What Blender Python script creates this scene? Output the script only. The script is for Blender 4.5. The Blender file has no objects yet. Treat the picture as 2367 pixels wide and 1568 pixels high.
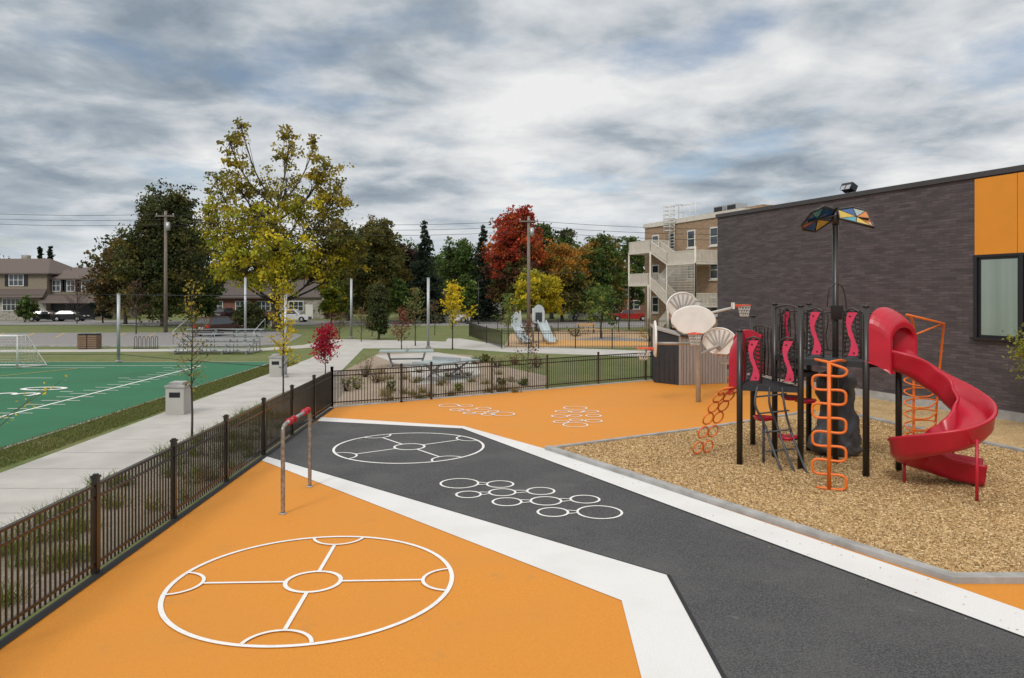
import bpy, math, random
import numpy as np
from mathutils import Vector, Matrix
random.seed(7); rng=np.random.default_rng(7)
# ---------- survey calibration: camera at origin, height H, looking +Y ----------
H=3.7; F=1730.0; HOR=680.0; CX=1183.5
def G(u,v,z=0.0):
    y=F*(H-z)/(v-HOR); return ((u-CX)/F*y, y)
def X(u,y): return (u-CX)/F*y
def Z(v,y): return H-(v-HOR)/F*y
scene=bpy.context.scene
# ---------- materials ----------
def new_mat(name):
    m=bpy.data.materials.new(name); m.use_nodes=True
    nt=m.node_tree; b=nt.nodes["Principled BSDF"]; return m,nt,b
def mat(name,c,rough=0.6,metal=0.0,c2=None,scale=5.0,detail=6,bump=0.0,bscale=None,spec=0.5,coord='Object',lo=0.35,hi=0.65,c3=None,s3=0.6,f3=0.5,stretch=None,c4=None,s4=3.0,t4=.66):
    m,nt,b=new_mat(name); L=nt.links.new
    b.inputs['Roughness'].default_value=rough; b.inputs['Metallic'].default_value=metal
    b.inputs['Specular IOR Level'].default_value=spec
    c=tuple(c)+(1,)
    if c2 is None:
        c2=tuple(min(1,k*0.85) for k in c[:3])
    tc=nt.nodes.new('ShaderNodeTexCoord'); vec=tc.outputs[coord]
    if stretch:
        mp=nt.nodes.new('ShaderNodeMapping'); mp.inputs['Scale'].default_value=stretch; L(vec,mp.inputs[0]); vec=mp.outputs[0]
    n=nt.nodes.new('ShaderNodeTexNoise'); n.inputs['Scale'].default_value=scale; n.inputs['Detail'].default_value=detail; L(vec,n.inputs['Vector'])
    mr=nt.nodes.new('ShaderNodeMapRange'); mr.inputs[1].default_value=lo; mr.inputs[2].default_value=hi; L(n.outputs['Fac'],mr.inputs[0])
    mx=nt.nodes.new('ShaderNodeMix'); mx.data_type='RGBA'; L(mr.outputs[0],mx.inputs[0]); mx.inputs[6].default_value=c; mx.inputs[7].default_value=tuple(c2)+(1,)
    out=mx.outputs[2]
    for cc_,ss_,a_,b_,ff_ in ((c3,s3,.45,.7,f3),(c4,s4,t4,t4+.1,.6)):
        if cc_ is None: continue
        n3=nt.nodes.new('ShaderNodeTexNoise'); n3.inputs['Scale'].default_value=ss_; n3.inputs['Detail'].default_value=6; n3.inputs['Roughness'].default_value=.6; L(vec,n3.inputs['Vector'])
        m3=nt.nodes.new('ShaderNodeMapRange'); m3.inputs[1].default_value=a_; m3.inputs[2].default_value=b_; m3.inputs[4].default_value=ff_; L(n3.outputs['Fac'],m3.inputs[0])
        x3=nt.nodes.new('ShaderNodeMix'); x3.data_type='RGBA'; L(m3.outputs[0],x3.inputs[0]); L(out,x3.inputs[6]); x3.inputs[7].default_value=tuple(cc_)+(1,)
        out=x3.outputs[2]
    L(out,b.inputs['Base Color'])
    if bump>0:
        nb=nt.nodes.new('ShaderNodeTexNoise'); nb.inputs['Scale'].default_value=bscale or scale*3; nb.inputs['Detail'].default_value=4; L(vec,nb.inputs['Vector'])
        bp=nt.nodes.new('ShaderNodeBump'); bp.inputs['Strength'].default_value=bump; bp.inputs['Distance'].default_value=0.02; L(nb.outputs['Fac'],bp.inputs['Height']); L(bp.outputs[0],b.inputs['Normal'])
    return m
def brick(name,ca,cb,mortar,w=0.3,h=0.09,coord='UV',rough=.75,noise=.5):
    m,nt,b=new_mat(name); L=nt.links.new
    tc=nt.nodes.new('ShaderNodeTexCoord')
    br=nt.nodes.new('ShaderNodeTexBrick'); br.inputs['Scale'].default_value=1; br.inputs['Brick Width'].default_value=w; br.inputs['Row Height'].default_value=h
    br.inputs['Mortar Size'].default_value=0.008; br.inputs['Color1'].default_value=(*ca,1); br.inputs['Color2'].default_value=(*cb,1); br.inputs['Mortar'].default_value=(*mortar,1); br.inputs['Bias'].default_value=0.0
    L(tc.outputs[coord],br.inputs['Vector'])
    mp=nt.nodes.new('ShaderNodeMapping'); mp.inputs['Scale'].default_value=(1.2,5.5,1); L(tc.outputs[coord],mp.inputs[0])
    n=nt.nodes.new('ShaderNodeTexNoise'); n.inputs['Scale'].default_value=1.2; n.inputs['Detail'].default_value=7; n.inputs['Roughness'].default_value=.7; L(mp.outputs[0],n.inputs['Vector'])
    mr=nt.nodes.new('ShaderNodeMapRange'); mr.inputs[1].default_value=.3; mr.inputs[2].default_value=.7; mr.inputs[3].default_value=1-noise; mr.inputs[4].default_value=1+noise; L(n.outputs['Fac'],mr.inputs[0])
    mu=nt.nodes.new('ShaderNodeVectorMath'); mu.operation='SCALE'; L(br.outputs['Color'],mu.inputs[0]); L(mr.outputs[0],mu.inputs['Scale'])
    L(mu.outputs[0],b.inputs['Base Color']); b.inputs['Roughness'].default_value=rough
    bp=nt.nodes.new('ShaderNodeBump'); bp.inputs['Strength'].default_value=.5; bp.inputs['Distance'].default_value=.01; bp.invert=True; L(br.outputs['Fac'],bp.inputs['Height']); L(bp.outputs[0],b.inputs['Normal'])
    return m
M={}
M['grass']=mat('grass',(.085,.12,.028),.9,c2=(.13,.155,.04),scale=2.5,bump=.8,bscale=30,c3=(.20,.17,.07),s3=.35,f3=.6)
M['turf']=mat('turf',(.012,.12,.052),.85,c2=(.02,.155,.07),scale=60,bump=.4,bscale=90,c3=(.014,.095,.042),s3=.25,f3=.6)
M['orange']=mat('orange_rubber',(.68,.262,.022),.75,c2=(.60,.225,.018),scale=55,detail=3,bump=.25,bscale=110,c3=(.58,.235,.028),s3=.45,f3=.7,c4=(.50,.22,.045),s4=1.6,t4=.62)
M['white_rub']=mat('white_rubber',(.75,.745,.735),.7,c2=(.67,.665,.655),scale=50,detail=3,bump=.15,bscale=100,c3=(.60,.59,.57),s3=.8,f3=.5)
M['white_line']=mat('white_paint',(.80,.79,.77),.6,c2=(.66,.65,.62),scale=8,lo=.5,hi=.8)
M['yellow_line']=mat('yellow_paint',(.55,.38,.05),.7)
M['asphalt']=mat('asphalt',(.030,.030,.032),.88,c2=(.115,.115,.118),scale=48,detail=5,lo=.36,hi=.68,bump=.6,bscale=110,c3=(.12,.119,.12),s3=.55,f3=.5,c4=(.19,.185,.18),s4=2.2,t4=.66)
M['road']=mat('road_asphalt',(.19,.18,.18),.9,c2=(.24,.23,.228),scale=3)
M['black_rub']=mat('black_rubber',(.018,.018,.02),.8)
M['concrete']=mat('concrete',(.48,.465,.435),.85,c2=(.41,.395,.37),scale=1.2,bump=.15,bscale=60,c3=(.34,.33,.305),s3=.5,f3=.5)
M['curb']=mat('curb_concrete',(.40,.395,.385),.85,c2=(.28,.275,.265),scale=3,bump=.2,bscale=50)
M['gravel']=mat('gravel',(.40,.32,.24),.95,c2=(.24,.185,.14),scale=14,bump=.8,bscale=40,c3=(.18,.15,.08),s3=.6,f3=.3)
M['soil']=mat('soil_bed',(.16,.13,.10),.95,c2=(.27,.24,.20),scale=25,bump=.9,bscale=50,c3=(.08,.10,.03),s3=.9,f3=.5)
M['sandpad']=mat('sand_pad',(.46,.31,.18),.9,c2=(.38,.26,.15),scale=4)
M['padorange']=mat('faded_orange_pad',(.58,.30,.08),.85,c2=(.5,.27,.08),scale=2)
M['blackm']=mat('black_metal',(.012,.011,.010),.35,metal=.0,spec=.6,c2=(.02,.016,.013),scale=4)
M['bronze']=mat('bronze_black_metal',(.012,.009,.007),.28,spec=.7,c2=(.022,.015,.010),scale=2)
M['galv']=mat('galvanised_steel',(.46,.48,.50),.4,metal=.5,c2=(.38,.40,.42),scale=9)
M['steelp']=mat('worn_steel',(.40,.36,.31),.4,metal=.6,c2=(.22,.19,.17),scale=14)
M['red']=mat('red_plastic',(.50,.010,.032),.32,c2=(.42,.009,.026),scale=2.5,spec=.5)
M['redp']=mat('magenta_red_panel',(.62,.035,.10),.45)
M['orangem']=mat('orange_powdercoat',(.80,.17,.015),.4,c2=(.70,.14,.012))
M['rock']=mat('dark_moulded_plastic',(.04,.045,.052),.5,c2=(.085,.09,.10),scale=4,bump=.9,bscale=6)
M['deck']=mat('deck_coating',(.02,.022,.026),.6)
M['whitep']=mat('white_plastic',(.80,.785,.745),.45,c2=(.72,.705,.665),scale=3)
M['cream']=mat('cream_steel',(.66,.62,.55),.6,c2=(.58,.54,.48),scale=3)
M['net']=mat('net_cord',(.7,.7,.68),.8)
M['rim']=mat('orange_rim',(.75,.10,.03),.4)
M['postg']=mat('grey_post',(.46,.44,.42),.45,c2=(.38,.36,.34))
M['taupe']=mat('taupe_siding',(.34,.30,.275),.65,c2=(.27,.24,.22),scale=30,stretch=(1,1,.05))
M['charcoal']=mat('charcoal_siding',(.02,.021,.024),.6,c2=(.03,.03,.034),scale=6)
M['brickd']=brick('dark_brick',(.100,.080,.086),(.060,.049,.054),(.052,.046,.047),.42,.088,noise=.30)
M['brickt']=brick('tan_brick',(.36,.24,.145),(.28,.18,.105),(.35,.28,.22),.3,.12,noise=.2)
M['brickr']=brick('red_brick',(.22,.08,.05),(.17,.06,.04),(.25,.2,.18),.3,.12,noise=.2)
M['brickb']=mat('beige_wall',(.27,.225,.165),.85,c2=(.22,.18,.135),scale=4)
M['stone']=mat('stone_veneer',(.46,.43,.38),.85,c2=(.22,.2,.17),scale=3.5)
M['roof']=mat('shingle_roof',(.10,.075,.066),.9,c2=(.14,.11,.098),scale=9,stretch=(1,1,5))
M['roofd']=mat('dark_shingle',(.075,.062,.057),.9,c2=(.11,.085,.078),scale=9,stretch=(1,1,5))
M['coping']=mat('coping_metal',(.055,.05,.054),.45)
M['panel']=mat('orange_panel',(.74,.28,.018),.5,c2=(.70,.265,.016),scale=2)
M['frame']=mat('dark_frame',(.012,.013,.017),.4)
M['whitetrim']=mat('white_trim',(.75,.75,.72),.5)
M['wood']=mat('wood_slats',(.24,.15,.09),.7,c2=(.14,.09,.055),scale=5,stretch=(1,1,12))
M['pole']=mat('utility_wood',(.24,.20,.16),.9,c2=(.14,.12,.10),scale=6,stretch=(4,4,.3))
M['bark']=mat('bark',(.085,.068,.054),.95,c2=(.04,.032,.025),scale=5,bump=.6,stretch=(2,2,.6))
M['tire']=mat('tyre_rubber',(.012,.012,.012),.8)
M['carw']=mat('white_car_paint',(.68,.69,.70),.25,c2=(.66,.67,.68))
M['card']=mat('dark_car_paint',(.018,.018,.022),.2)
M['carr']=mat('maroon_car_paint',(.05,.014,.014),.2)
M['carred']=mat('red_car_paint',(.32,.02,.015),.25)
M['tail']=mat('tail_light',(.4,.01,.01),.3)
def glassmat(name,c,r=.08):
    return mat(name,c,r,spec=.8,c2=tuple(k*.7 for k in c),scale=.6)
M['glass']=glassmat('window_glass',(.04,.05,.06))
M['glassg']=mat('window_with_green_blind',(.20,.27,.235),.12,spec=.9,c2=(.25,.32,.29),scale=1.1,stretch=(2.5,2.5,.12))
M['bluep']=mat('pale_blue_plastic',(.46,.52,.54),.45)
M['table']=mat('table_top',(.25,.31,.31),.5,c2=(.3,.36,.36))
def chipmat(name,cols,scale):
    m,nt,b=new_mat(name); L=nt.links.new
    tc=nt.nodes.new('ShaderNodeTexCoord')
    nz=nt.nodes.new('ShaderNodeTexNoise'); nz.inputs['Scale'].default_value=9; L(tc.outputs['Object'],nz.inputs['Vector'])
    sc=nt.nodes.new('ShaderNodeVectorMath'); sc.operation='MULTIPLY_ADD'; L(nz.outputs['Color'],sc.inputs[0]); sc.inputs[1].default_value=(.25,.25,.25); L(tc.outputs['Object'],sc.inputs[2])
    mp=nt.nodes.new('ShaderNodeMapping'); mp.inputs['Scale'].default_value=(1,.45,1); mp.inputs['Rotation'].default_value=(0,0,.8); L(sc.outputs[0],mp.inputs[0])
    v=nt.nodes.new('ShaderNodeTexVoronoi'); v.inputs['Scale'].default_value=scale; L(mp.outputs[0],v.inputs['Vector'])
    sp=nt.nodes.new('ShaderNodeSeparateColor'); L(v.outputs['Color'],sp.inputs[0])
    r=nt.nodes.new('ShaderNodeValToRGB'); els=r.color_ramp.elements
    els[0].color=(*cols[0],1); els[1].color=(*cols[-1],1); els[0].position=0; els[1].position=1
    for i,c in enumerate(cols[1:-1]):
        e=els.new((i+1)/(len(cols)-1)); e.color=(*c,1)
    L(sp.outputs[0],r.inputs[0])
    n2=nt.nodes.new('ShaderNodeTexNoise'); n2.inputs['Scale'].default_value=.8; n2.inputs['Detail'].default_value=6; L(tc.outputs['Object'],n2.inputs['Vector'])
    mr=nt.nodes.new('ShaderNodeMapRange'); mr.inputs[1].default_value=.3; mr.inputs[2].default_value=.7; mr.inputs[3].default_value=.8; mr.inputs[4].default_value=1.15; L(n2.outputs['Fac'],mr.inputs[0])
    mu=nt.nodes.new('ShaderNodeVectorMath'); mu.operation='SCALE'; L(r.outputs[0],mu.inputs[0]); L(mr.outputs[0],mu.inputs['Scale'])
    L(mu.outputs[0],b.inputs['Base Color']); b.inputs['Roughness'].default_value=.9
    bp=nt.nodes.new('ShaderNodeBump'); bp.inputs['Strength'].default_value=.9; bp.inputs['Distance'].default_value=.03; L(sp.outputs[1],bp.inputs['Height']); L(bp.outputs[0],b.inputs['Normal'])
    return m
M['mulch']=chipmat('wood_chips',[(.25,.145,.055),(.60,.41,.20),(.70,.50,.27),(.42,.27,.115),(.66,.46,.23)],42)
def vcolmat(name,trans=.3,rough=.7):
    m,nt,b=new_mat(name); L=nt.links.new
    a=nt.nodes.new('ShaderNodeAttribute'); a.attribute_name='Col'
    L(a.outputs['Color'],b.inputs['Base Color']); b.inputs['Roughness'].default_value=rough; b.inputs['Specular IOR Level'].default_value=.2
    if trans>0:
        t=nt.nodes.new('ShaderNodeBsdfTranslucent'); L(a.outputs['Color'],t.inputs['Color'])
        ms=nt.nodes.new('ShaderNodeMixShader'); ms.inputs[0].default_value=trans
        L(b.outputs[0],ms.inputs[1]); L(t.outputs[0],ms.inputs[2]); L(ms.outputs[0],nt.nodes['Material Output'].inputs['Surface'])
    return m
M['leaf']=vcolmat('foliage',.4); M['chipv']=vcolmat('chip_pieces',0,.9)
# ---------- geometry builder ----------
def empty(name,loc=(0,0,0)):
    e=bpy.data.objects.new(name,None); e.location=loc; e.empty_display_size=.3; scene.collection.objects.link(e); return e
def catmull(P,k=6,closed=False):
    P=[Vector(p) for p in P]; n=len(P); out=[]
    rngi=range(n if closed else n-1)
    for i in rngi:
        if closed: a,b,c,d=P[(i-1)%n],P[i],P[(i+1)%n],P[(i+2)%n]
        else: a,b,c,d=P[max(i-1,0)],P[i],P[i+1],P[min(i+2,n-1)]
        for j in range(k):
            t=j/k
            out.append(.5*((2*b)+(c-a)*t+(2*a-5*b+4*c-d)*t*t+(3*b-a-3*c+d)*t**3))
    if not closed: out.append(P[-1])
    return out
class MB:
    def __init__(s): s.v=[];s.f=[];s.mi=[];s.sm=[];s.mats=[]
    def mid(s,m):
        if isinstance(m,str): m=M[m]
        if m not in s.mats: s.mats.append(m)
        return s.mats.index(m)
    def add(s,vs,fs,m,smooth=False):
        o=len(s.v); s.v+= [tuple(v) for v in vs]; k=s.mid(m)
        for f in fs: s.f.append([i+o for i in f]); s.mi.append(k); s.sm.append(smooth)
    def box(s,c,size,m,rz=0.0,rot=None):
        hx,hy,hz=[k/2 for k in size]; R=rot if rot is not None else Matrix.Rotation(rz,3,'Z'); c=Vector(c)
        vs=[c+R@Vector((a*hx,b*hy,d*hz)) for d in(-1,1) for b in(-1,1) for a in(-1,1)]
        s.add(vs,[(0,2,3,1),(4,5,7,6),(0,1,5,4),(2,6,7,3),(0,4,6,2),(1,3,7,5)],m)
    def beam(s,a,b,w,h,m):
        a=Vector(a);b=Vector(b);d=b-a;L=d.length
        q=d.to_track_quat('X','Z').to_matrix(); s.box((a+b)/2,(L,w,h),m,rot=q)
    def tube(s,pts,r,m,n=8,closed=False):
        P=[Vector(p) for p in pts]; N=len(P)
        rr=r if isinstance(r,(list,tuple)) else [r]*N
        vs=[];fs=[];up=None
        for i in range(N):
            if closed: t=P[(i+1)%N]-P[(i-1)%N]
            else: t=P[min(i+1,N-1)]-P[max(i-1,0)]
            if t.length<1e-9: t=Vector((0,0,1))
            t.normalize()
            if up is None:
                up=Vector((0,0,1)) if abs(t.z)<.9 else Vector((1,0,0))
            up=up-t*up.dot(t)
            if up.length<1e-6: up=Vector((1,0,0))-t*t.x
            up.normalize(); w=t.cross(up)
            for j in range(n):
                a=2*math.pi*j/n; vs.append(P[i]+(up*math.cos(a)+w*math.sin(a))*rr[i])
        for i in range(N if closed else N-1):
            for j in range(n):
                a=i*n+j;b=i*n+(j+1)%n;c=((i+1)%N)*n+(j+1)%n;d=((i+1)%N)*n+j
                fs.append((a,b,c,d))
        if not closed:
            fs.append(tuple(range(n))[::-1]); fs.append(tuple(range((N-1)*n,N*n)))
        s.add(vs,fs,m,True)
    def cyl(s,x,y,z0,z1,r,m,n=12,r2=None): s.tube([(x,y,z0),(x,y,z1)],[r,r2 if r2 is not None else r],m,n)
    def prism(s,poly,z0,z1,m):
        n=len(poly); vs=[(p[0],p[1],z0) for p in poly]+[(p[0],p[1],z1) for p in poly]
        fs=[tuple(range(n))[::-1],tuple(range(n,2*n))]+[(i,(i+1)%n,n+(i+1)%n,n+i) for i in range(n)]
        s.add(vs,fs,m)
    def plate(s,pts,thick,m):
        P=[Vector(p) for p in pts]; nrm=Vector((0,0,0))
        for i in range(len(P)): nrm+=P[i].cross(P[(i+1)%len(P)])
        nrm.normalize(); n=len(P); vs=[p-nrm*thick/2 for p in P]+[p+nrm*thick/2 for p in P]
        s.add(vs,[tuple(range(n))[::-1],tuple(range(n,2*n))]+[(i,(i+1)%n,n+(i+1)%n,n+i) for i in range(n)],m)
    def sweep(s,path,prof,m):
        P=[Vector(p) for p in path];N=len(P);n=len(prof);vs=[];fs=[]
        for i in range(N):
            t=(P[min(i+1,N-1)]-P[max(i-1,0)]).normalized(); l=t.cross(Vector((0,0,1))).normalized(); u=l.cross(t)
            for a,b in prof: vs.append(P[i]+l*a+u*b)
        for i in range(N-1):
            for j in range(n): fs.append((i*n+j,i*n+(j+1)%n,(i+1)*n+(j+1)%n,(i+1)*n+j))
        fs.append(tuple(range(n))[::-1]);fs.append(tuple(range((N-1)*n,N*n)))
        s.add(vs,fs,m,True)
    def obj(s,name,parent=None,uv=False,bevel=0):
        me=bpy.data.meshes.new(name); me.from_pydata(s.v,[],s.f)
        for m in s.mats: me.materials.append(m)
        me.polygons.foreach_set('material_index',s.mi); me.polygons.foreach_set('use_smooth',s.sm)
        me.update()
        if uv:
            ul=me.uv_layers.new(name='UVMap')
            for p in me.polygons:
                nn=p.normal
                t=Vector((0,0,1)).cross(nn)
                if t.length<.1: t=Vector((1,0,0)); w=Vector((0,1,0))
                else: t.normalize(); w=Vector((0,0,1))
                for li in p.loop_indices:
                    co=me.vertices[me.loops[li].vertex_index].co; ul.data[li].uv=(co.dot(t),co.dot(w))
        o=bpy.data.objects.new(name,me); scene.collection.objects.link(o)
        if parent: o.parent=parent
        if bevel:
            b=o.modifiers.new('bevel','BEVEL'); b.width=bevel; b.segments=2; b.limit_method='ANGLE'; b.angle_limit=.6
        return o
def sheet(name,pts,z,m,parent=None):
    b=MB(); P=[(p[0],p[1],z) for p in pts]
    ar=sum(P[i][0]*P[(i+1)%len(P)][1]-P[(i+1)%len(P)][0]*P[i][1] for i in range(len(P)))
    if ar<0: P=P[::-1]
    b.add(P,[tuple(range(len(P)))],m); return b.obj(name,parent)
def GP(L): return [G(*p) for p in L]
def quadmesh(name,V,C,m,parent=None):
    n=len(V)//4; me=bpy.data.meshes.new(name); me.vertices.add(len(V)); me.vertices.foreach_set('co',V.astype(np.float32).ravel())
    me.loops.add(4*n); me.loops.foreach_set('vertex_index',np.arange(4*n,dtype=np.int32)); me.polygons.add(n); me.polygons.foreach_set('loop_start',np.arange(0,4*n,4,dtype=np.int32)); me.polygons.foreach_set('loop_total',np.full(n,4,dtype=np.int32))
    at=me.color_attributes.new('Col','FLOAT_COLOR','POINT'); cc=np.ones((len(V),4),np.float32); cc[:,:3]=C; at.data.foreach_set('color',cc.ravel())
    me.materials.append(m); me.update(calc_edges=True); me.validate()
    o=bpy.data.objects.new(name,me); scene.collection.objects.link(o)
    if parent: o.parent=parent
    return o
def rand_quads(cen,size,cols,aspect=.7,flat=1.0):
    n=len(cen); a=rng.normal(size=(n,3)); a[:,2]*=flat; a/=np.linalg.norm(a,axis=1)[:,None]
    b=rng.normal(size=(n,3)); b-=a*(a*b).sum(1)[:,None]; b/=np.linalg.norm(b,axis=1)[:,None]
    s=size*(rng.uniform(.6,1.3,n))[:,None]
    u=a*s/2; w=b*s*aspect/2
    V=np.stack([cen-u,cen-w*1.0,cen+u,cen+w],1).reshape(-1,3)
    return V,np.repeat(cols,4,0)
# ---------- trees ----------
def lobe_tree(name,x,y,trunk_r,trunk_h,lobes,leaf,limbtwigs=True,lean=(0,0),tuft=1.0):
    e=empty(name,(x,y,0)); b=MB(); VV=[];CC=[]
    top=max(l[2] for l in lobes); tz=max(trunk_h,top*.62)
    tp=[Vector((lean[0]*t+random.uniform(-1,1)*trunk_r*.5*(t>0),lean[1]*t,tz*t)) for t in np.linspace(0,1,7)]
    b.tube(catmull(tp,3),[trunk_r*(1.25 if i==0 else 1)*(1-.75*i/18) for i in range(19)],'bark',8)
    for (dx,dy,z,rx,rz,nc,nl,cr,pal) in lobes:
        c=Vector((dx,dy,z)); hd=math.hypot(dx,dy)
        z0=min(tz*.97,max(trunk_h*.8,z-rz*.6-hd*.8)); t=z0/tz; base=Vector((lean[0]*t,lean[1]*t,z0))
        endp=c+Vector((0,0,rz*.45)); mid=(base+c)/2+Vector((dx*.12,dy*.12,-.08*hd))
        lp=catmull([base,mid,c,endp],4); lr=trunk_r*.5*min(1,(.35+.1*rx))
        b.tube(lp,[max(lr*(1-.85*i/(len(lp)-1)),leaf*.05) for i in range(len(lp))],'bark',5)
        d=rng.normal(size=(nc,3)); d/=np.linalg.norm(d,axis=1)[:,None]; rad=rng.uniform(.2,1.15,nc)**.6
        k=1+.34*np.sin(d[:,0]*5+dx*3)*np.cos(d[:,2]*4+z)
        P=d*rad[:,None]*k[:,None]*np.array([rx,rx,rz])+np.array([dx,dy,z])
        for p in P:
            if limbtwigs and (random.random()<.75):
                q=lp[random.randrange(len(lp)//3,len(lp))]; pv=Vector(p)
                b.tube([q,(q+pv)/2+Vector((0,0,-.04*(pv-q).length)),pv],[lr*.28+leaf*.03,lr*.18+leaf*.02,leaf*.015],'bark',3)
            n=max(3,int(nl*random.uniform(.4,1.5)))
            off=rng.normal(size=(n,3))*cr*.5*np.array([1,1,.62])*random.uniform(.6,1.25)
            off[:,2]-=np.hypot(off[:,0],off[:,1])*.2*tuft
            col=np.array(random.choice(pal))*random.uniform(.6,1.35)
            cc=col*rng.uniform(.65,1.35,n)[:,None]
            V,C=rand_quads(p+off,leaf,cc); VV.append(V);CC.append(C)
    b.obj('trunk_and_limbs',e); quadmesh('foliage',np.concatenate(VV),np.concatenate(CC),M['leaf'],e); return e
YEL=[(.50,.42,.03),(.56,.45,.03),(.38,.36,.035),(.29,.31,.035)]
GOLD=[(.33,.26,.03),(.25,.21,.03),(.20,.185,.03),(.38,.29,.03)]
DKG=[(.065,.085,.03),(.09,.10,.035),(.10,.09,.038),(.05,.065,.025)]
OLV=[(.13,.125,.035),(.17,.145,.035),(.09,.105,.03),(.19,.15,.035)]
BRN=[(.16,.105,.04),(.12,.09,.038),(.10,.09,.035)]
GRN=[(.09,.15,.035),(.125,.18,.045),(.075,.115,.033)]
LGR=[(.20,.25,.045),(.16,.22,.045),(.28,.29,.045)]
RED=[(.48,.085,.035),(.40,.065,.035),(.52,.16,.035),(.30,.075,.03)]
MAR=[(.14,.055,.035),(.11,.06,.03),(.10,.08,.035)]
ORG=[(.44,.20,.035),(.32,.20,.04),(.22,.19,.04),(.42,.30,.04),(.16,.17,.04)]
CONF=[(.028,.045,.028),(.038,.06,.034),(.022,.036,.022)]
PURP=[(.08,.045,.042),(.06,.045,.038)]
def round_tree(name,u,y,topv,wpx,pal,pal2=None,leaf=.3,nl=26,trunk_h=None,dens=1.0,basez=1.5,tr=None):
    x=X(u,y); h=Z(topv,y); w=wpx/F*y; lobes=[]; ch=h-basez
    n=max(9,int(15*dens))
    for i in range(n):
        f=(i+.5)/n; z=basez+ch*(.12+.76*f); env=math.sqrt(max(.05,1-((f-.36)/.70)**2))
        r=w/2*env*.72*random.uniform(.35,1.12) ; a=i*2.4+random.uniform(-.5,.5)
        rr=w*random.uniform(.13,.23)*(.6+.5*env)
        p=pal if (pal2 is None or f>.45) else pal2
        if random.random()<.8: p=[random.choice(p)]+p[:2]
        lobes.append((r*math.cos(a),r*math.sin(a),z,rr,rr*random.uniform(.65,1.0)*min(1.3,ch/w+.25),int(20*dens),nl,max(.3,w*.085),p))
    return lobe_tree(name,x,y,tr or max(.05,h*.022),trunk_h or basez+ch*.12,lobes,leaf)
def conifer(name,u,y,topv,wpx,pal=CONF,leaf=.3):
    x=X(u,y);h=Z(topv,y);w=wpx/F*y;e=empty(name,(x,y,0));b=MB();b.tube([(0,0,0),(0,0,h)],[h*.018,.03],'bark',6);VV=[];CC=[]
    z=h*.06
    while z<h*.985:
        f=z/h; r=w/2*(1-f)**.85+.12; nb=max(4,int(9*(1-f)+4))
        for k in range(nb):
            a=random.uniform(0,6.28);L=r*random.uniform(.65,1.2);tip=Vector((L*math.cos(a),L*math.sin(a),z-L*.22+L*L*.02))
            b.tube([(0,0,z+.1),tip],[.035,.012],'bark',3)
            n=int(14+24*L); t=rng.uniform(.15,1,n)[:,None]
            c=np.array([0,0,z+.1])*(1-t)+np.array(tip)*t+rng.normal(size=(n,3))*np.array([.16,.16,.12])*(1+.4*L)*.8
            col=np.array(random.choice(pal))*random.uniform(.6,1.4)*rng.uniform(.7,1.3,n)[:,None]
            V,C=rand_quads(c,leaf,col);VV.append(V);CC.append(C)
        z+=max(.26,h*.042)
    b.obj('trunk',e);quadmesh('foliage',np.concatenate(VV),np.concatenate(CC),M['leaf'],e)
def sapling(name,x,y,h,pal,n=18,leaf=.09,spread=.5,start=.35,nl=14,tr=.03):
    e=empty(name,(x,y,0));b=MB();VV=[];CC=[]
    pts=[Vector((random.uniform(-.04,.04)*i/5,random.uniform(-.04,.04),h*i/6)) for i in range(7)]
    b.tube(catmull(pts,2),[tr*(1-.85*i/12) for i in range(13)],'bark',6)
    for i in range(n):
        f=start+(1-start)*(i+random.random())/n; z=h*f; a=random.uniform(0,6.28); L=spread*(1.15-f)*random.uniform(.6,1.3)+.08
        q=Vector((0,0,z)); tip=q+Vector((L*math.cos(a),L*math.sin(a),L*random.uniform(.5,1.1)))
        b.tube([q,(q+tip)/2+Vector((0,0,-.03)),tip],[tr*.35,tr*.25,.004],'bark',3)
        m=int(nl*random.uniform(.4,1.5)); t=rng.uniform(.3,1.08,m)[:,None]
        c=np.array(q)*(1-t)+np.array(tip)*t+rng.normal(size=(m,3))*.07*(1+leaf*4)
        col=np.array(random.choice(pal))*random.uniform(.7,1.25)*rng.uniform(.7,1.3,m)[:,None]
        V,C=rand_quads(c,leaf,col);VV.append(V);CC.append(C)
    b.obj('trunk_and_twigs',e);quadmesh('foliage',np.concatenate(VV),np.concatenate(CC),M['leaf'],e)
def shrub(name,x,y,w,h,pal,n=60,nl=22,leaf=.08):
    e=empty(name,(x,y,0));b=MB();VV=[];CC=[]
    for i in range(n):
        a=random.uniform(0,6.28);r=w/2*random.uniform(.1,1)**.6; f=random.uniform(.15,1); r*=math.sqrt(max(.1,1-(f-.45)**2*2.2))
        p=Vector((r*math.cos(a),r*math.sin(a),h*f))
        b.tube([(p.x*.15,p.y*.15,0),(p.x*.7,p.y*.7,p.z*.55),p],[.014,.009,.004],'bark',3)
        m=int(nl*random.uniform(.6,1.4)); c=np.array(p)+rng.normal(size=(m,3))*w*.075
        col=np.array(random.choice(pal))*random.uniform(.6,1.3)*rng.uniform(.7,1.3,m)[:,None]
        V,C=rand_quads(c,leaf,col);V[:,2]=np.maximum(V[:,2],.01);VV.append(V);CC.append(C)
    b.obj('stems',e);quadmesh('foliage',np.concatenate(VV),np.concatenate(CC),M['leaf'],e)
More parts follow.
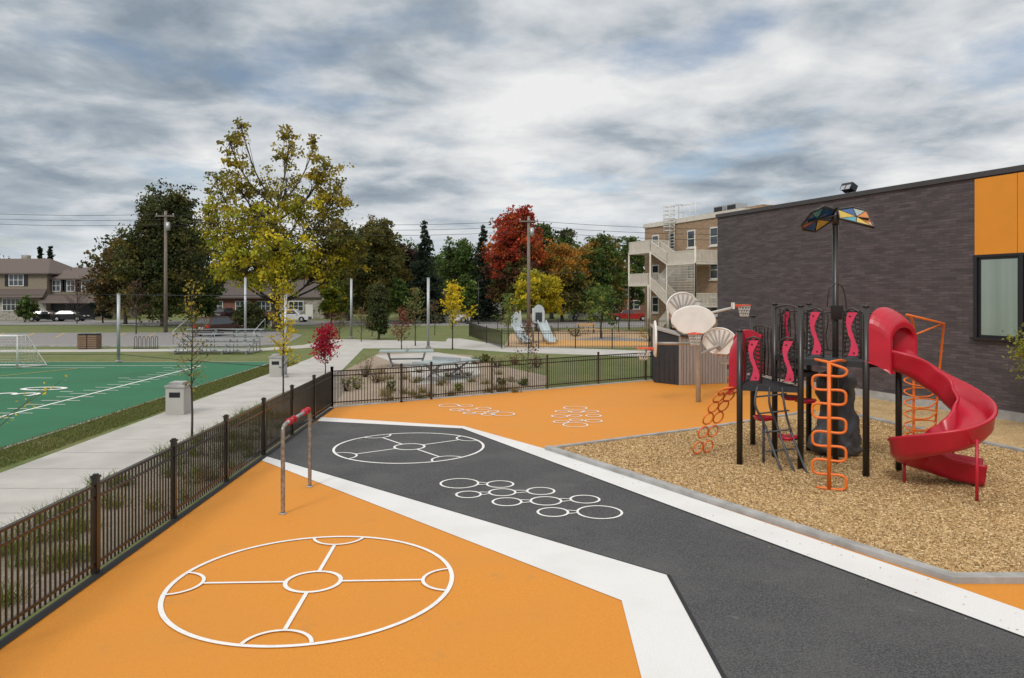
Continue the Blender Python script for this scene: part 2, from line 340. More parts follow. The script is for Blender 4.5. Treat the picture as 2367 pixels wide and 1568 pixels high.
def blades(name,pts,h,w,pal,lean=.4):
    n=len(pts); a=rng.uniform(0,6.28,n); hh=h*rng.uniform(.5,1.3,n); l=rng.normal(size=(n,2))*lean*hh[:,None]
    d=np.stack([np.cos(a),np.sin(a),np.zeros(n)],1)*w/2; p=np.concatenate([pts,np.full((n,1),.008)],1)
    tip=p+np.stack([l[:,0],l[:,1],hh],1)
    V=np.stack([p-d,p+d,tip+d*.15,tip-d*.15],1).reshape(-1,3)
    C=np.array(pal)[rng.integers(0,len(pal),n)]*rng.uniform(.7,1.3,n)[:,None]
    return quadmesh(name,V,np.repeat(C,4,0),M['leaf'])
# ================= GROUND =================
sheet('ground',[(-900,-60),(900,-60),(900,1500),(-900,1500)],0,'grass')
F0=Vector((9.5,34.6,0)); D=Vector((5.1,-13.3,0)).normalized(); NW=Vector((D.y,-D.x,0))
if NW.x>0: NW=-NW
def W(s,o=0,z=0): return F0+D*s+NW*o+Vector((0,0,z))
def W2(s,o=0): p=W(s,o); return (p.x,p.y)
fx=lambda y:-5.48-(y-9.85)*(.39/14.55)
sheet('playground_surface',[(fx(-4)+.04,-4),(fx(24.4)+.04,24.3),(6.2,32.25),W2(1.0,0),W2(32,0),(24,-4)],.012,'orange')
asph=GP([(610,1056),(738,972),(1066,992),(2367,1477),(3600,1939)])+[(4.0,1.5)]+GP([(1672+127*1.2,1568+235*1.2),(1545,1333)])
sheet('asphalt_path',asph,.016,'asphalt')
b=MB()
def sp(b,pts,z,m):
    P=[(p[0],p[1],z) for p in pts]
    ar=sum(P[i][0]*P[(i+1)%len(P)][1]-P[(i+1)%len(P)][0]*P[i][1] for i in range(len(P)))
    if ar<0:P=P[::-1]
    b.add(P,[tuple(range(len(P)))],m)
sp(b,GP([(742,966),(1072,987),(1262,1040),(2202,1357),(2367,1415),(3600,1848),(3600,1939),(2367,1477),(1066,992),(735,975)]),.020,'white_rub')
sp(b,GP([(612,1055),(1545,1333),(1672,1568),(1672+127,1803),(1532,1744),(1482,1568),(1437,1392),(606,1067)]),.020,'white_rub')
b.obj('white_border_band')
b=MB()
def strip(b,p,q,w,z,m):
    p=Vector((p[0],p[1],0));q=Vector((q[0],q[1],0));d=(q-p).normalized();n=Vector((-d.y,d.x,0))*w/2
    sp(b,[p+n,p-n,q-n,q+n],z,m)
strip(b,G(1545,1333),G(1672+127,1803),.05,.024,'black_rub')
strip(b,G(614,1056),G(1545,1333),.022,.024,'black_rub')
strip(b,G(1066,992),G(3000,1714),.03,.024,'black_rub')
strip(b,(fx(3)+.06,3),(fx(24.3)+.06,24.2),.13,.028,'black_rub')
b.obj('rubber_edging')
def ring(b,c,r,w,z,m='white_line',a0=0,a1=2*math.pi,n=56):
    vs=[]
    for i in range(n+1):
        a=a0+(a1-a0)*i/n
        vs+= [(c[0]+(r-w/2)*math.cos(a),c[1]+(r-w/2)*math.sin(a),z),(c[0]+(r+w/2)*math.cos(a),c[1]+(r+w/2)*math.sin(a),z)]
    b.add(vs,[(2*i,2*i+1,2*i+3,2*i+2) for i in range(n)],m)
def wheel(name,c,R,rot,ri,z):
    b=MB(); ring(b,c,R,.058,z,n=96); ring(b,c,ri,.055,z)
    for k in range(4):
        a=rot+k*math.pi/2; e=(c[0]+R*math.cos(a),c[1]+R*math.sin(a))
        off=math.acos(.36/(2*R))
        ring(b,e,.37,.045,z+.004,a0=a+math.pi-off+.06,a1=a+math.pi+off-.06,n=30)
        strip(b,(c[0]+(ri+.027)*math.cos(a),c[1]+(ri+.027)*math.sin(a)),(c[0]+(R-.39)*math.cos(a),c[1]+(R-.39)*math.sin(a)),.05,z,'white_line')
    b.obj(name)
wheel('painted_ball_game_circle',(-2.545,9.58),1.77,.04,.345,.024)
wheel('painted_ball_game_circle',(-2.47,18.03),1.78,.64,.36,.024)
def rings(name,L,z,links,lw=.035):
    b=MB();C=[]
    for u,v,hw in L:
        c=G(u,v); r=hw/F*c[1]; ring(b,c,r-lw/2,lw,z,n=32); C.append((c,r))
    for i,j in links:
        p,q=Vector(C[i][0]),Vector(C[j][0]); d=(q-p)
        if d.length>C[i][1]+C[j][1]+.02:
            d.normalize(); n=Vector((-d.y,d.x))
            for s in(-1,1): 
                strip(b,p+d*C[i][1]*.93+n*s*.10,q-d*C[j][1]*.93+n*s*.05,.03,z+.004,'white_line')
    b.obj(name)
rings('painted_hopscotch_circles',[(1062,1120,46),(1083,1146,31),(1156,1122,33),(1161,1141,33),(1172,1163,36),(1250,1138,34),(1262,1161,38),(1278,1187,38),(1352,1157,36),(1386,1187,54)],.024,[(0,2),(1,3),(3,5),(4,6),(6,8),(7,9)],.042)
rings('painted_hopscotch_circles',[(1038,939,24),(1056,949,17),(1077,940,17),(1072,951,14),(1085,957,15),(1118,946,18),(1108,956,16),(1128,960,17),(1140,953,14),(1163,959,28)],.024,[(0,2),(1,3),(3,5),(6,8)],.045)
rings('painted_hopscotch_circles',[(1330,945,28),(1300,953,18),(1333,954,15),(1366,953,19),(1294,964,20),(1330,963,16),(1372,963,19),(1297,977,19),(1332,973,17),(1372,975,21),(1330,984,30)],.024,[],.045)
mul=GP([(1275,1041),(1640,990),(1880,953),(1990,962),(2367,1045),(2750,1130)])+[G(2750,1331),G(2202,1337)]
sheet('wood_chip_bed',mul,.030,'mulch')
def curb(name,pts,w,h,m='curb'):
    b=MB(); z0=0.0
    for i in range(len(pts)-1):
        p=Vector((*pts[i],0));q=Vector((*pts[i+1],0));d=(q-p).normalized();n=Vector((-d.y,d.x,0))*w/2
        hh=h+.0015*(i%2)
        b.prism([p+n-d*w*.3,p-n-d*w*.3,q-n+d*w*.3,q+n+d*w*.3],z0,hh,m)
    return b.obj(name,bevel=.012)
curb('concrete_curb',GP([(1268,1041),(2205,1346),(2750,1346)]),.17,.10)
curb('concrete_curb',GP([(1268,1041),(1640,992),(1880,953)]),.12,.08)
curb('concrete_curb',GP([(1985,965),(2220,1018),(2750,1128)]),.14,.10)
bed=GP([(1990,960),(2367,1042),(2750,1125)])+[W2(24,.02),W2(6.5,.02)]
sheet('gravel_bed',bed,.034,'mulch')
def inpoly(P,poly):
    x,y=P[:,0],P[:,1]; ins=np.zeros(len(P),bool); n=len(poly)
    for i in range(n):
        x1,y1=poly[i][0],poly[i][1]; x2,y2=poly[(i+1)%n][0],poly[(i+1)%n][1]
        c=((y1>y)!=(y2>y)); xi=(x2-x1)*(y-y1)/((y2-y1)+1e-12)+x1; ins^=c&(x<xi)
    return ins
def scatter(poly,n):
    xs=[p[0] for p in poly];ys=[p[1] for p in poly]; P=np.stack([rng.uniform(min(xs),max(xs),n),rng.uniform(min(ys),max(ys),n)],1); return P[inpoly(P,poly)]
P=scatter(mul,210000); P=P[(P[:,1]<22)&(P[:,0]<14)]
n=len(P);cen=np.concatenate([P,rng.uniform(.032,.052,(n,1))],1)
chc=np.array([(.70,.51,.27),(.60,.42,.20),(.42,.27,.12),(.76,.60,.36),(.28,.165,.07)])[rng.integers(0,5,n)]*rng.uniform(.8,1.12,n)[:,None]
V,C=rand_quads(cen,.048,chc,.38,.3); V[:,2]=np.maximum(V[:,2],.031); quadmesh('wood_chips',V,C,M['chipv'])
# a few stray chips kicked over the kerb
P=scatter(GP([(1262,1045),(2250,1375),(2500,1460),(2367,1500),(1100,1010)]),700); n=len(P)
V,C=rand_quads(np.concatenate([P,np.full((n,1),.034)],1),.035,np.tile(np.array([[.5,.34,.16]]),(n,1))*rng.uniform(.6,1.1,n)[:,None],.4,.1); V[:,2]=np.clip(V[:,2],.029,.04); quadmesh('stray_wood_chips',V,C,M['chipv'])
walk=[( -7.75,2),(-8.57,27.8),(-8.2,36),G(840,806),G(775,800),G(715,830),(-10.55,15.4),(-10.2,2)]
sheet('concrete_walkway',walk,.012,'concrete')
b=MB()
for k in range(26):
    y=3+1.6*k; strip(b,(-10.15-.026*y,y),(-7.78-.028*y,y),.015,.016,'curb')
b.obj('walkway_joints')
sheet('concrete_walkway',GP([(775,800),(690,806),(600,812),(0,815),(0,809),(600,806),(700,798),(770,784),(1030,790),(1035,783),(1065,783),(1180,801),(1510,812),(1515,826),(1180,815),(1045,806),(840,806)]),.008,'concrete')
sheet('planting_bed_ground',[(-5.40,2),(fx(24.4)-.05,24.5),(-6.4,33),(-8.2,36),(-8.55,27.8),(-7.75,2)],.004,'soil')
sheet('gravel_area',[(-5.9,24.5)]+GP([(1000,925),(1260,896),(1265,870),(1130,840),(1090,822),(960,812),(880,815)])+[(-8.1,36),(-6.5,30)],.006,'gravel')
sheet('paved_pad',GP([(865,822),(1010,815),(1095,828),(1110,862),(1085,884),(965,890),(940,850)]),.010,'concrete')
curb('fence_footing_strip',[(-5.87,24.36),G(1510,879)],.22,.03)
tx=lambda y:-12.2-(y-17.8)*(.78/22.7)
sheet('turf_field',[(tx(6),6),(tx(40.5),40.5),(-90,40.5),(-90,6)],.010,'turf')
b=MB(); strip(b,(tx(6)+.06,6),(tx(40.5)+.06,40.6),.14,.020,'curb'); strip(b,(tx(40.5),40.6),(-90,40.6),.14,.024,'curb'); b.obj('field_edging')
b=MB()
sx=lambda y:-15.36-(y-22.5)*.041
strip(b,(sx(6),6),(sx(38.5),38.5),.10,.014,'white_line')
strip(b,(sx(38.5)-.0,38.5),(-80,38.5),.09,.018,'white_line')
for k in range(40):
    y=4+28.3%.914+.914*k
    if y<38.2:
        strip(b,(sx(y)-.15,y),(sx(y)-.8,y),.06,.018,'white_line')
        strip(b,(sx(y)+.12,y),(sx(y)+.55,y),.06,.018,'white_line')
for k in range(-4,3):
    y=28.3+4.57*k
    if y<38: strip(b,(sx(y)-1,y),(sx(y)-1.5,y),.07,.014,'white_line'); strip(b,(sx(y)-4.4,y),(-80,y),.07,.014,'white_line')
strip(b,G(-300,900),G(178,853),.1,.022,'yellow_line')
b.obj('field_line_markings')
cu=bpy.data.curves.new('field_number','FONT'); cu.body='30'; cu.size=2.5; cu.align_x='CENTER'; cu.space_character=1.3; cu.offset=-.015
o=bpy.data.objects.new('field_number_tmp',cu); scene.collection.objects.link(o); bpy.context.view_layer.update()
me=bpy.data.meshes.new_from_object(o); bpy.data.objects.remove(o)
o=bpy.data.objects.new('field_number',me); scene.collection.objects.link(o); me.materials.clear(); me.materials.append(M['white_line'])
o.rotation_euler=(0,0,math.pi/2); o.location=(-17.35,28.3,.026)
sheet('parking_road',GP([(-400,772),(560,768),(650,765),(700,775),(660,797),(560,802),(-400,800)]),.012,'road')
sheet('street',[(-200,91),(200,84),(200,97),(-200,108)],.008,'road')
sheet('driveway',GP([(80,745),(225,745),(215,739),(95,739)]),.012,'road')
sheet('school_driveway',GP([(1090,760),(1130,742),(1510,742),(1510,757)]),.012,'road')
curb('street_kerb',[(-200,90.9),(200,83.9)],.2,.13); curb('street_kerb',GP([(-400,801),(560,803),(660,798)]),.15,.13)
b=MB()
for u_ in range(-200,560,70): strip(b,G(u_,770),G(u_-22,781),.10,.016,'yellow_line')
b.obj('parking_bay_lines')
pol=[(-10.65,8),(-11.35,40),(-12.85,40),(-11.95,8)]
P=scatter(pol,70000); blades('grass_blades',P,.05,.02,[(.10,.13,.03),(.14,.17,.04),(.22,.20,.08)])
pol=[(-5.6,5),(-6.0,24),(-8.3,24),(-7.85,5)]
cl=scatter(pol,110); pp=[]
for c in cl: pp.append(c+rng.normal(size=(int(rng.integers(40,110)),2))*.10)
P=np.concatenate(pp); P=P[inpoly(P,pol)]
blades('bed_ornamental_grass',P,.24,.018,[(.10,.15,.03),(.16,.20,.04),(.26,.22,.09),(.12,.17,.03)],.55)
P=scatter([(-5.6,25.2),(1.2,28.5),(1.0,34),(-7.0,36)],42); pp=[c+rng.normal(size=(50,2))*.10 for c in P]
blades('bed_ornamental_grass',np.concatenate(pp),.24,.03,[(.14,.16,.04),(.26,.20,.09),(.18,.13,.06)],.5)
# ================= FENCES =================
def fence(name,posts,h,pm='bronze',sp=.098):
    b=MB()
    for p in posts:
        b.box((p[0],p[1],(h+.09)/2),(.075,.075,h+.09),pm); b.box((p[0],p[1],h+.10),(.095,.095,.03),pm)
        b.box((p[0],p[1],h+.125),(.055,.055,.02),pm)
    for i in range(len(posts)-1):
        p=Vector((*posts[i][:2],0));q=Vector((*posts[i+1][:2],0));d=q-p;L=d.length;d.normalize();rz=math.atan2(d.y,d.x)
        for z in(h-.015,h-.17,.16): b.box((*(p+q).xy/2,z),(L-.07,.03,.036),pm,rz)
        n=int(L/sp)
        for k in range(1,n):
            c=p+d*(L*k/n); b.box((c.x,c.y,(h-.03+.07)/2+.0),(.019,.019,h-.03-.07),pm,rz)
    return b.obj(name)
ys=[9.85-2.42*3+2.42*k for k in range(10)][0:9]
pl=[(fx(y),y) for y in ys if y<24.3]; pl.append((-5.87,24.4))
fence('black_picket_fence',pl,1.2)
pr=[(-5.87,24.4)]+[G(u,v) for u,v in((928,931),(997,924),(1137,911),(1265,900),(1383,889),(1492,880))]
fence('black_picket_fence',pr,1.2)
g0=pr[6]
fence('black_picket_fence',[(g0[0]+.02,g0[1]+.01),(g0[0]+.6,g0[1]+.2)],1.203)
ff=[G(1085,778),G(1125,794),G(1160,806),G(1245,806),G(1330,806),G(1415,806),G(1500,806),G(1530,800)]
fence('black_play_yard_fence',ff,1.2,sp=.16)
ff=[(X(u,72),72) for u in(1090,1150,1220,1290,1360,1430,1500,1560)]
fence('black_play_yard_fence',ff,1.2,sp=.2)
# ================= SCHOOL =================
sch=empty('brick_school_building')
b=MB(); HT=7.22
b.prism([W2(0,0),W2(34,0),W2(34,-16),W2(0,-16)],.3,HT,'brickd'); b.obj('brick_walls',sch,uv=True)
b=MB(); b.prism([W2(-.02,.03),W2(34,.03),W2(34,-16.03),W2(-.02,-16.03)],0,.3,'curb'); b.obj('concrete_plinth',sch)
b=MB(); b.prism([W2(-.06,.07),W2(34.1,.07),W2(34.1,-16.1),W2(-.06,-16.1)],HT,HT+.16,'coping'); b.obj('roof_coping',sch)
wz=math.atan2(D.y,D.x)
b=MB()
for k in range(6):
    s0=12.75+1.32*k; c=W(s0+.66,.03,(4.88+7.17)/2); b.box(c,(1.30,.07,2.29),'panel',wz)
b.obj('orange_panels',sch)
b=MB()
b.box(W(16.7,.02,4.84),(8.0,.10,.07),'frame',wz)
b.box(W(16.7,.05,2.36),(8.1,.16,.07),'frame',wz)
for s0 in (12.78,14.18,15.6,17.0,18.4,20.6): b.box(W(s0,.02,3.6),(.11,.11,2.42),'frame',wz)
b.box(W(16.7,.005,3.6),(7.9,.02,2.40),'frame',wz)
b.obj('window_frames',sch)
b=MB()
for s0 in (12.86,14.26,15.68,17.08,18.48): b.box(W(s0+.64,.025,3.6),(1.1,.02,2.25),'glassg',wz)
b.obj('window_glass',sch)
b=MB(); p=W(7.6,-.2,HT+.2)
for sx_,dz in((-.12,0),(.13,.02)):
    c=p+D*sx_; b.box(c+Vector((0,0,.2)),(.26,.3,.24),'frame',rot=Matrix.Rotation(wz,3,'Z')@Matrix.Rotation(-.5,3,'X'))
    b.box(c+NW*.16+Vector((0,0,.2)),(.2,.02,.18),'galv',rot=Matrix.Rotation(wz,3,'Z')@Matrix.Rotation(-.5,3,'X'))
b.tube([p+Vector((0,0,-.1)),p+Vector((0,0,.15))],.03,'frame')
b.obj('roof_floodlight',sch)
# ================= TAN BRICK BUILDING =================
tan=empty('tan_brick_building'); B0=Vector((14.2,80,0))
def T(s,o=0,z=0): return B0+D*s+NW*o+Vector((0,0,z))
def T2(s,o=0): p=T(s,o);return(p.x,p.y)
b=MB(); b.prism([T2(0),T2(16),T2(16,-14),T2(0,-14)],0,10.7,'brickt'); b.obj('brick_walls',tan,uv=True)
b=MB(); b.prism([T2(-.15,.12),T2(16.1,.12),T2(16.1,-14),T2(-.15,-14)],10.7,11.15,'cream'); b.obj('cornice',tan)
b=MB(); b.prism([T2(8,-2),T2(16.3,-2),T2(16.3,-12),T2(8,-12)],11.15,11.55,'brickt')
b.obj('roof_block',tan,uv=True)
b=MB()
for lv in(9.0,5.9,2.6):
    for s0 in(2.2,8.6,12.2): 
        b.box(T(s0,.03,lv),(1.25,.08,1.7),'whitetrim',wz); b.box(T(s0,.06,lv),(1.0,.06,1.45),'glass',wz); b.box(T(s0,.10,lv),(1.05,.03,.06),'whitetrim',wz)
        b.box(T(s0,.08,lv-.92),(1.4,.16,.12),'cream',wz)
    b.box(T(5.2,.04,lv-.3),(1.1,.08,2.2),'whitetrim',wz); b.box(T(5.2,.07,lv-.3),(.9,.06,2.0),'glass',wz)
b.obj('windows_and_doors',tan)
b=MB()
def rail(b,p,q,h=1.05,m='cream'):
    p=Vector(p);q=Vector(q);n=max(2,int((q-p).length/.14)); up=Vector((0,0,h))
    b.beam(p+up,q+up,.07,.07,m); b.beam(p+Vector((0,0,.1)),q+Vector((0,0,.1)),.05,.07,m)
    for i in range(n+1):
        c=p+(q-p)*(i/n); b.box(c+Vector((0,0,h/2)),(.06,.06,h),m,wz)
def landing(s0,s1,z):
    c=T((s0+s1)/2,1.35,z); b.box(c,(s1-s0,2.5,.22),'cream',wz)
    rail(b,T(s0,2.5,z+.1),T(s1,2.5,z+.1)); rail(b,T(s0,.2,z+.1),T(s0,2.5,z+.1)); rail(b,T(s1,.2,z+.1),T(s1,2.5,z+.1))
    for s in(s0,s1):
        b.tube([T(s,2.5,0),T(s,2.5,z)],.09,'cream',6)
def flight(s0,z0,s1,z1,o):
    p=T(s0,o,z0);q=T(s1,o,z1)
    for oo in(-.55,.55):
        b.beam(p+NW*oo,q+NW*oo,.06,.3,'cream'); rail(b,p+NW*oo,q+NW*oo,1.0)
    n=14
    for i in range(n): 
        c=p+(q-p)*((i+.5)/n); b.box(c,(.3,1.1,.05),'cream',wz)
landing(1.0,5.2,7.9); flight(5.2,7.9,8.2,6.6,1.9); landing(8.2,12.8,6.5)
flight(8.2,6.5,5.0,4.6,.7); landing(1.0,4.8,4.6); flight(4.8,4.6,8.4,2.6,1.9); landing(8.4,12.8,2.6); flight(8.4,2.6,4.8,.1,.7)
for i in range(24): b.tube([T(8.4+i*.19,2.62,2.7),T(8.4+i*.19,2.62,6.3)],.018,'cream',4)
for i in range(16): b.tube([T(8.4,2.62,2.7+i*.24),T(12.8,2.62,2.7+i*.24)],.018,'cream',4)
b.tube([T(12.8,2.5,0),T(12.8,2.5,8.0)],.09,'cream',6)
b.obj('exterior_stair',tan)
b=MB()
for s0 in(5.2,6.0): b.tube([T(s0,.25,8),T(s0,.25,12.6),T(s0,-.8,12.6),T(s0,-.8,11.2)],.05,'whitetrim',5)
for i in range(15): b.tube([T(5.2,.25,8.2+i*.3),T(6.0,.25,8.2+i*.3)],.03,'whitetrim',4)
for i in range(7):
    z=10.0+i*.4; b.tube([T(5.1,.25,z),T(5.1,.9,z),T(5.6,1.1,z),T(6.1,.9,z),T(6.1,.25,z)],.04,'whitetrim',4)
for o,s0 in((.9,5.1),(1.1,5.6),(.9,6.1)): b.tube([T(s0,o,10.0),T(s0,o,12.4)],.04,'whitetrim',4)
for s0 in(6.5,7.5,8.5): b.tube([T(s0,-.5,11.1),T(s0,-.5,12.5)],.045,'whitetrim',4)
for z in(11.8,12.5): b.tube([T(6.0,-.5,z),T(8.5,-.5,z)],.045,'whitetrim',4)
b.obj('roof_ladder_cage',tan)
b=MB()
for s0 in(9.5,11.5): b.box(T(s0,-3,11.85),(1.5,1.2,.6),'galv',wz); b.box(T(s0,-2.38,11.85),(1.2,.04,.4),'frame',wz)
b.obj('rooftop_units',tan)
# ================= HOUSES =================
def window(b,x,y,z,w,h,shut=False,n=2,trim='whitetrim'):
    b.box((x,y-.04,z),(w+.25,.10,h+.25),trim); b.box((x,y-.08,z),(w,.08,h),'glass')
    for i in range(1,n): b.box((x-w/2+w*i/n,y-.12,z),(.07,.05,h),trim)
    b.box((x,y-.125,z),(w,.04,.06),trim)
    if shut:
        for s in(-1,1): b.box((x+s*(w/2+.42),y-.05,z),(.5,.08,h+.2),'frame')
def gable(b,x0,x1,y0,y1,ze,zr,m,ov=.5,hip=0.0):
    x0-=ov;x1+=ov;y0-=ov;y1+=ov;ym=(y0+y1)/2
    vs=[(x0,y0,ze),(x1,y0,ze),(x1,y1,ze),(x0,y1,ze),(x0+hip,ym,zr),(x1-hip,ym,zr)]
    vs+= [(a,c,d-.18) for a,c,d in vs[:4]]
    b.add(vs,[(0,1,5,4),(2,3,4,5),(1,2,5),(3,0,4),(6,7,1,0),(7,8,2,1),(8,9,3,2),(9,6,0,3),(9,8,7,6)],m)
h1=empty('suburban_house'); yh=107
xa,xb,xc=-81,-66.5,X(238,yh)
b=MB(); b.box(((xa+xb)/2,yh+5,3.3),(xb-xa,10,6.6),'brickb'); b.box(((X(92,yh)+xc)/2,yh+5.5,2.95),(xc-X(92,yh)-.02,9,5.9),'brickb'); b.box(((xa+xb)/2,yh-.05,1.3),(xb-xa-.1,.12,2.6),'stone'); b.obj('walls',h1)
b=MB(); gable(b,xa,xb,yh,yh+10,6.7,9.0,'roof',.6,3.2); gable(b,X(92,yh)+.0,xc,yh+1,yh+10,5.95,7.7,'roof',.6,2.2)
for (p,q,z) in((xa,xb,3.9),(X(98,yh),xc-.6,3.1)):
    b.add([(p,yh-1.1,z-.7),(q,yh-1.1,z-.7),(q,yh+.02,z+.55),(p,yh+.02,z+.55),(p,yh+.02,z-.7),(q,yh+.02,z-.7)],[(0,1,2,3),(0,3,4),(1,5,2),(4,5,1,0)],'roof')
b.box((-74,yh+7,9.0),(.9,.9,1.2),'stone')
b.obj('roof',h1)
b=MB()
window(b,X(38,yh),yh,5.7,1.9,1.5,True,3); window(b,X(28,yh),yh-.1,2.2,2.4,1.6,False,4); window(b,-76,yh,5.7,1.6,1.5,True)
for u in(121,155,189): window(b,X(u,yh),yh+1,4.9,1.0,1.45,True,2)
b.obj('windows',h1)
b=MB()
for u,w in((133,4.2),(186,3.0)): b.box((X(u,yh),yh+.97,1.2),(w,.12,2.4),'charcoal')
b.obj('garage_doors',h1)
h2=empty('bungalow_house'); yh=112; x0,x1=X(482,yh),X(790,yh)
b=MB(); b.box(((x0+x1)/2,yh+4,1.6),(x1-x0,8,3.2),'brickr'); b.box((X(700,yh),yh-.6,1.6),(7,1.2,3.1),'stone'); b.obj('walls',h2,uv=True)
b=MB(); gable(b,x0,x1,yh,yh+8,3.2,5.9,'roofd',.7,1.5); gable(b,X(670,yh),X(740,yh),yh-1,yh+8,3.25,5.2,'roofd',.5,1.4); b.obj('roof',h2)
b=MB()
for u in(500,560,610,770): window(b,X(u,yh),yh,1.9,1.8,1.3,False,3)
window(b,X(690,yh),yh-1.2,1.9,2.0,1.3,False,3); b.box((X(720,yh),yh-1.22,1.1),(1.1,.1,2.1),'whitetrim')
b.obj('windows',h2)
h3=empty('garage_house'); yh=112; x0,x1=X(1000,yh),X(1165,yh)
b=MB(); b.box(((x0+x1)/2,yh+4,1.6),(x1-x0,8,3.2),'brickr'); b.box((X(1122,yh),yh-1.5,1.5),(5,3,3.0),'whitetrim'); b.obj('walls',h3,uv=True)
b=MB(); gable(b,x0,x1,yh,yh+8,3.2,5.0,'roofd',.6,.5)
xg0,xg1=X(1122,yh)-2.8,X(1122,yh)+2.8; xm=(xg0+xg1)/2
b.add([(xg0,yh-3.4,2.95),(xm,yh-3.4,4.3),(xg1,yh-3.4,2.95),(xg0,yh+2,2.95),(xm,yh+2,4.3),(xg1,yh+2,2.95)],[(0,1,4,3),(1,2,5,4),(0,2,1),(3,4,5)],'whitetrim'); b.obj('roof',h3)
b=MB(); b.box((X(1122,yh),yh-3.04,1.15),(3.8,.08,2.2),'stone')
for i in range(4): b.box((X(1122,yh),yh-3.1,.35+.55*i),(3.7,.03,.04),'whitetrim')
window(b,X(1030,yh),yh,1.9,1.6,1.2); b.obj('garage_door',h3)
h4=empty('bungalow_house'); yh=125; x0,x1=X(1390,yh),X(1500,yh)
b=MB(); b.box(((x0+x1)/2,yh+4,1.7),(x1-x0,8,3.4),'brickr'); b.obj('walls',h4,uv=True)
b=MB(); gable(b,x0,x1,yh,yh+8,3.4,5.8,'roof',.6,1.5); b.obj('roof',h4)
b=MB(); window(b,X(1420,yh),yh,1.9,1.8,1.3); window(b,X(1465,yh),yh,1.9,1.8,1.3); b.obj('windows',h4)
# ================= CARS =================
def car(name,x,y,rz,paint,suv=True,L=4.6,Wd=1.82,pickup=False):
    b=MB(); hh=1.66 if suv else 1.45
    lower=[(-L/2,.32),(-L/2+.02,.75),(-L/2+.12,.98),(-L/2+.6,1.02),(L/2-1.35,1.0),(L/2-.45,.88),(L/2-.06,.72),(L/2,.38),(L/2-.2,.27)]
    def arch(cx): return [(cx+.40*math.cos(a),.33+.40*math.sin(a)) for a in np.linspace(0,math.pi,9)]
    prof=lower+arch(L/2-.9)[0:9]+[(-L/2+1.3+.0,.25)]+arch(-L/2+.85)+[(-L/2+.15,.27)]
    wd=Wd/2
    vs=[(a,-wd,c) for a,c in prof]+[(a,wd,c) for a,c in prof]; n=len(prof)
    fs=[tuple(range(n))]+[tuple(range(n,2*n))[::-1]]+[(i,n+i,n+(i+1)%n,(i+1)%n) for i in range(n)]
    b.add(vs,fs,paint)
    if pickup: cab=[(-.55,1.0),(-.45,hh+.1),(.85,hh+.1),(1.35,1.0)]
    elif suv: cab=[(-L/2+.12,.99),(-L/2+.45,hh-.06),(-L/2+.9,hh),(.55,hh),(1.25,1.0)]
    else: cab=[(-L/2+.5,1.0),(-L/2+1.15,hh),(.35,hh),(1.15,1.0)]
    def loft(pr,wb,wt,m,push=0):
        z0=.98;z1=max(p[1] for p in pr)
        f=lambda z:wb+(wt-wb)*(z-z0)/(z1-z0)
        vs=[(a,-f(c)-push,c) for a,c in pr]+[(a,f(c)+push,c) for a,c in pr];n=len(pr)
        b.add(vs,[tuple(range(n)),tuple(range(n,2*n))[::-1]]+[(i,n+i,n+(i+1)%n,(i+1)%n) for i in range(n)],m)
    loft(cab,wd-.03,wd-.22,paint)
    cx=sum(p[0] for p in cab)/len(cab)
    gl=[(cx+(a-cx)*.9,1.04+(c-1.0)*.80) for a,c in cab]
    loft(gl,wd-.035,wd-.20,'glass',.02)
    a0,a1=cab[-1],cab[-2]; b.plate([(a0[0]-.03,-wd+.16,a0[1]+.05),(a0[0]-.03,wd-.16,a0[1]+.05),(a1[0]+.05,wd-.28,a1[1]-.07),(a1[0]+.05,-wd+.28,a1[1]-.07)],.03,'glass')
    a0,a1=cab[0],cab[1]; b.plate([(a0[0]+.02,-wd+.18,a0[1]+.1),(a0[0]+.02,wd-.18,a0[1]+.1),(a1[0]-.02,wd-.3,a1[1]-.07),(a1[0]-.02,-wd+.3,a1[1]-.07)],.04,'glass')
    for wx in(L/2-.9,-L/2+.85):
        for s in(-1,1):
            b.tube([(wx,s*(wd-.22),.33),(wx,s*(wd+.01),.33)],.33,'tire',16); b.tube([(wx,s*(wd-.1),.33),(wx,s*(wd+.025),.33)],.2,'galv',10)
    for s in(-1,1):
        b.box((L/2-.12,s*(wd-.25),.72),(.2,.36,.14),'whitetrim'); b.box((-L/2+.03,s*(wd-.18),.88),(.12,.26,.26),'tail'); b.box((.85,s*(wd+.08),1.06),(.12,.18,.13),paint)
    b.box((-L/2-.01,0,.42),(.1,Wd-.2,.2),'frame'); b.box((L/2-.01,0,.5),(.06,.9,.2),'frame'); b.box((-L/2-.0,0,.72),(.05,.5,.13),'whitetrim')
    o=b.obj(name,bevel=.03); o.location=(x,y,.012); o.rotation_euler=(0,0,rz); return o
car('parked_suv_car',X(505,67),67,1.25,'carr',True,4.5)
car('white_suv_car',X(675,99),99,.0,'carw',True,4.8)
car('white_suv_car',X(1047,97),97,3.1,'carw',True,4.6)
car('parked_car',X(107,101.5),101.5,.15,'card',False,4.6); car('parked_car',X(162,101.5),101.5,.15,'card',False,4.3)
car('white_suv_car',X(1352,104),104,3.1,'carw',True,4.6); car('pickup_truck',X(1455,103),103,3.1,'carred',False,5.2,1.9,True)
car('parked_car',X(522,108),108,1.5,'card',True,4.6)
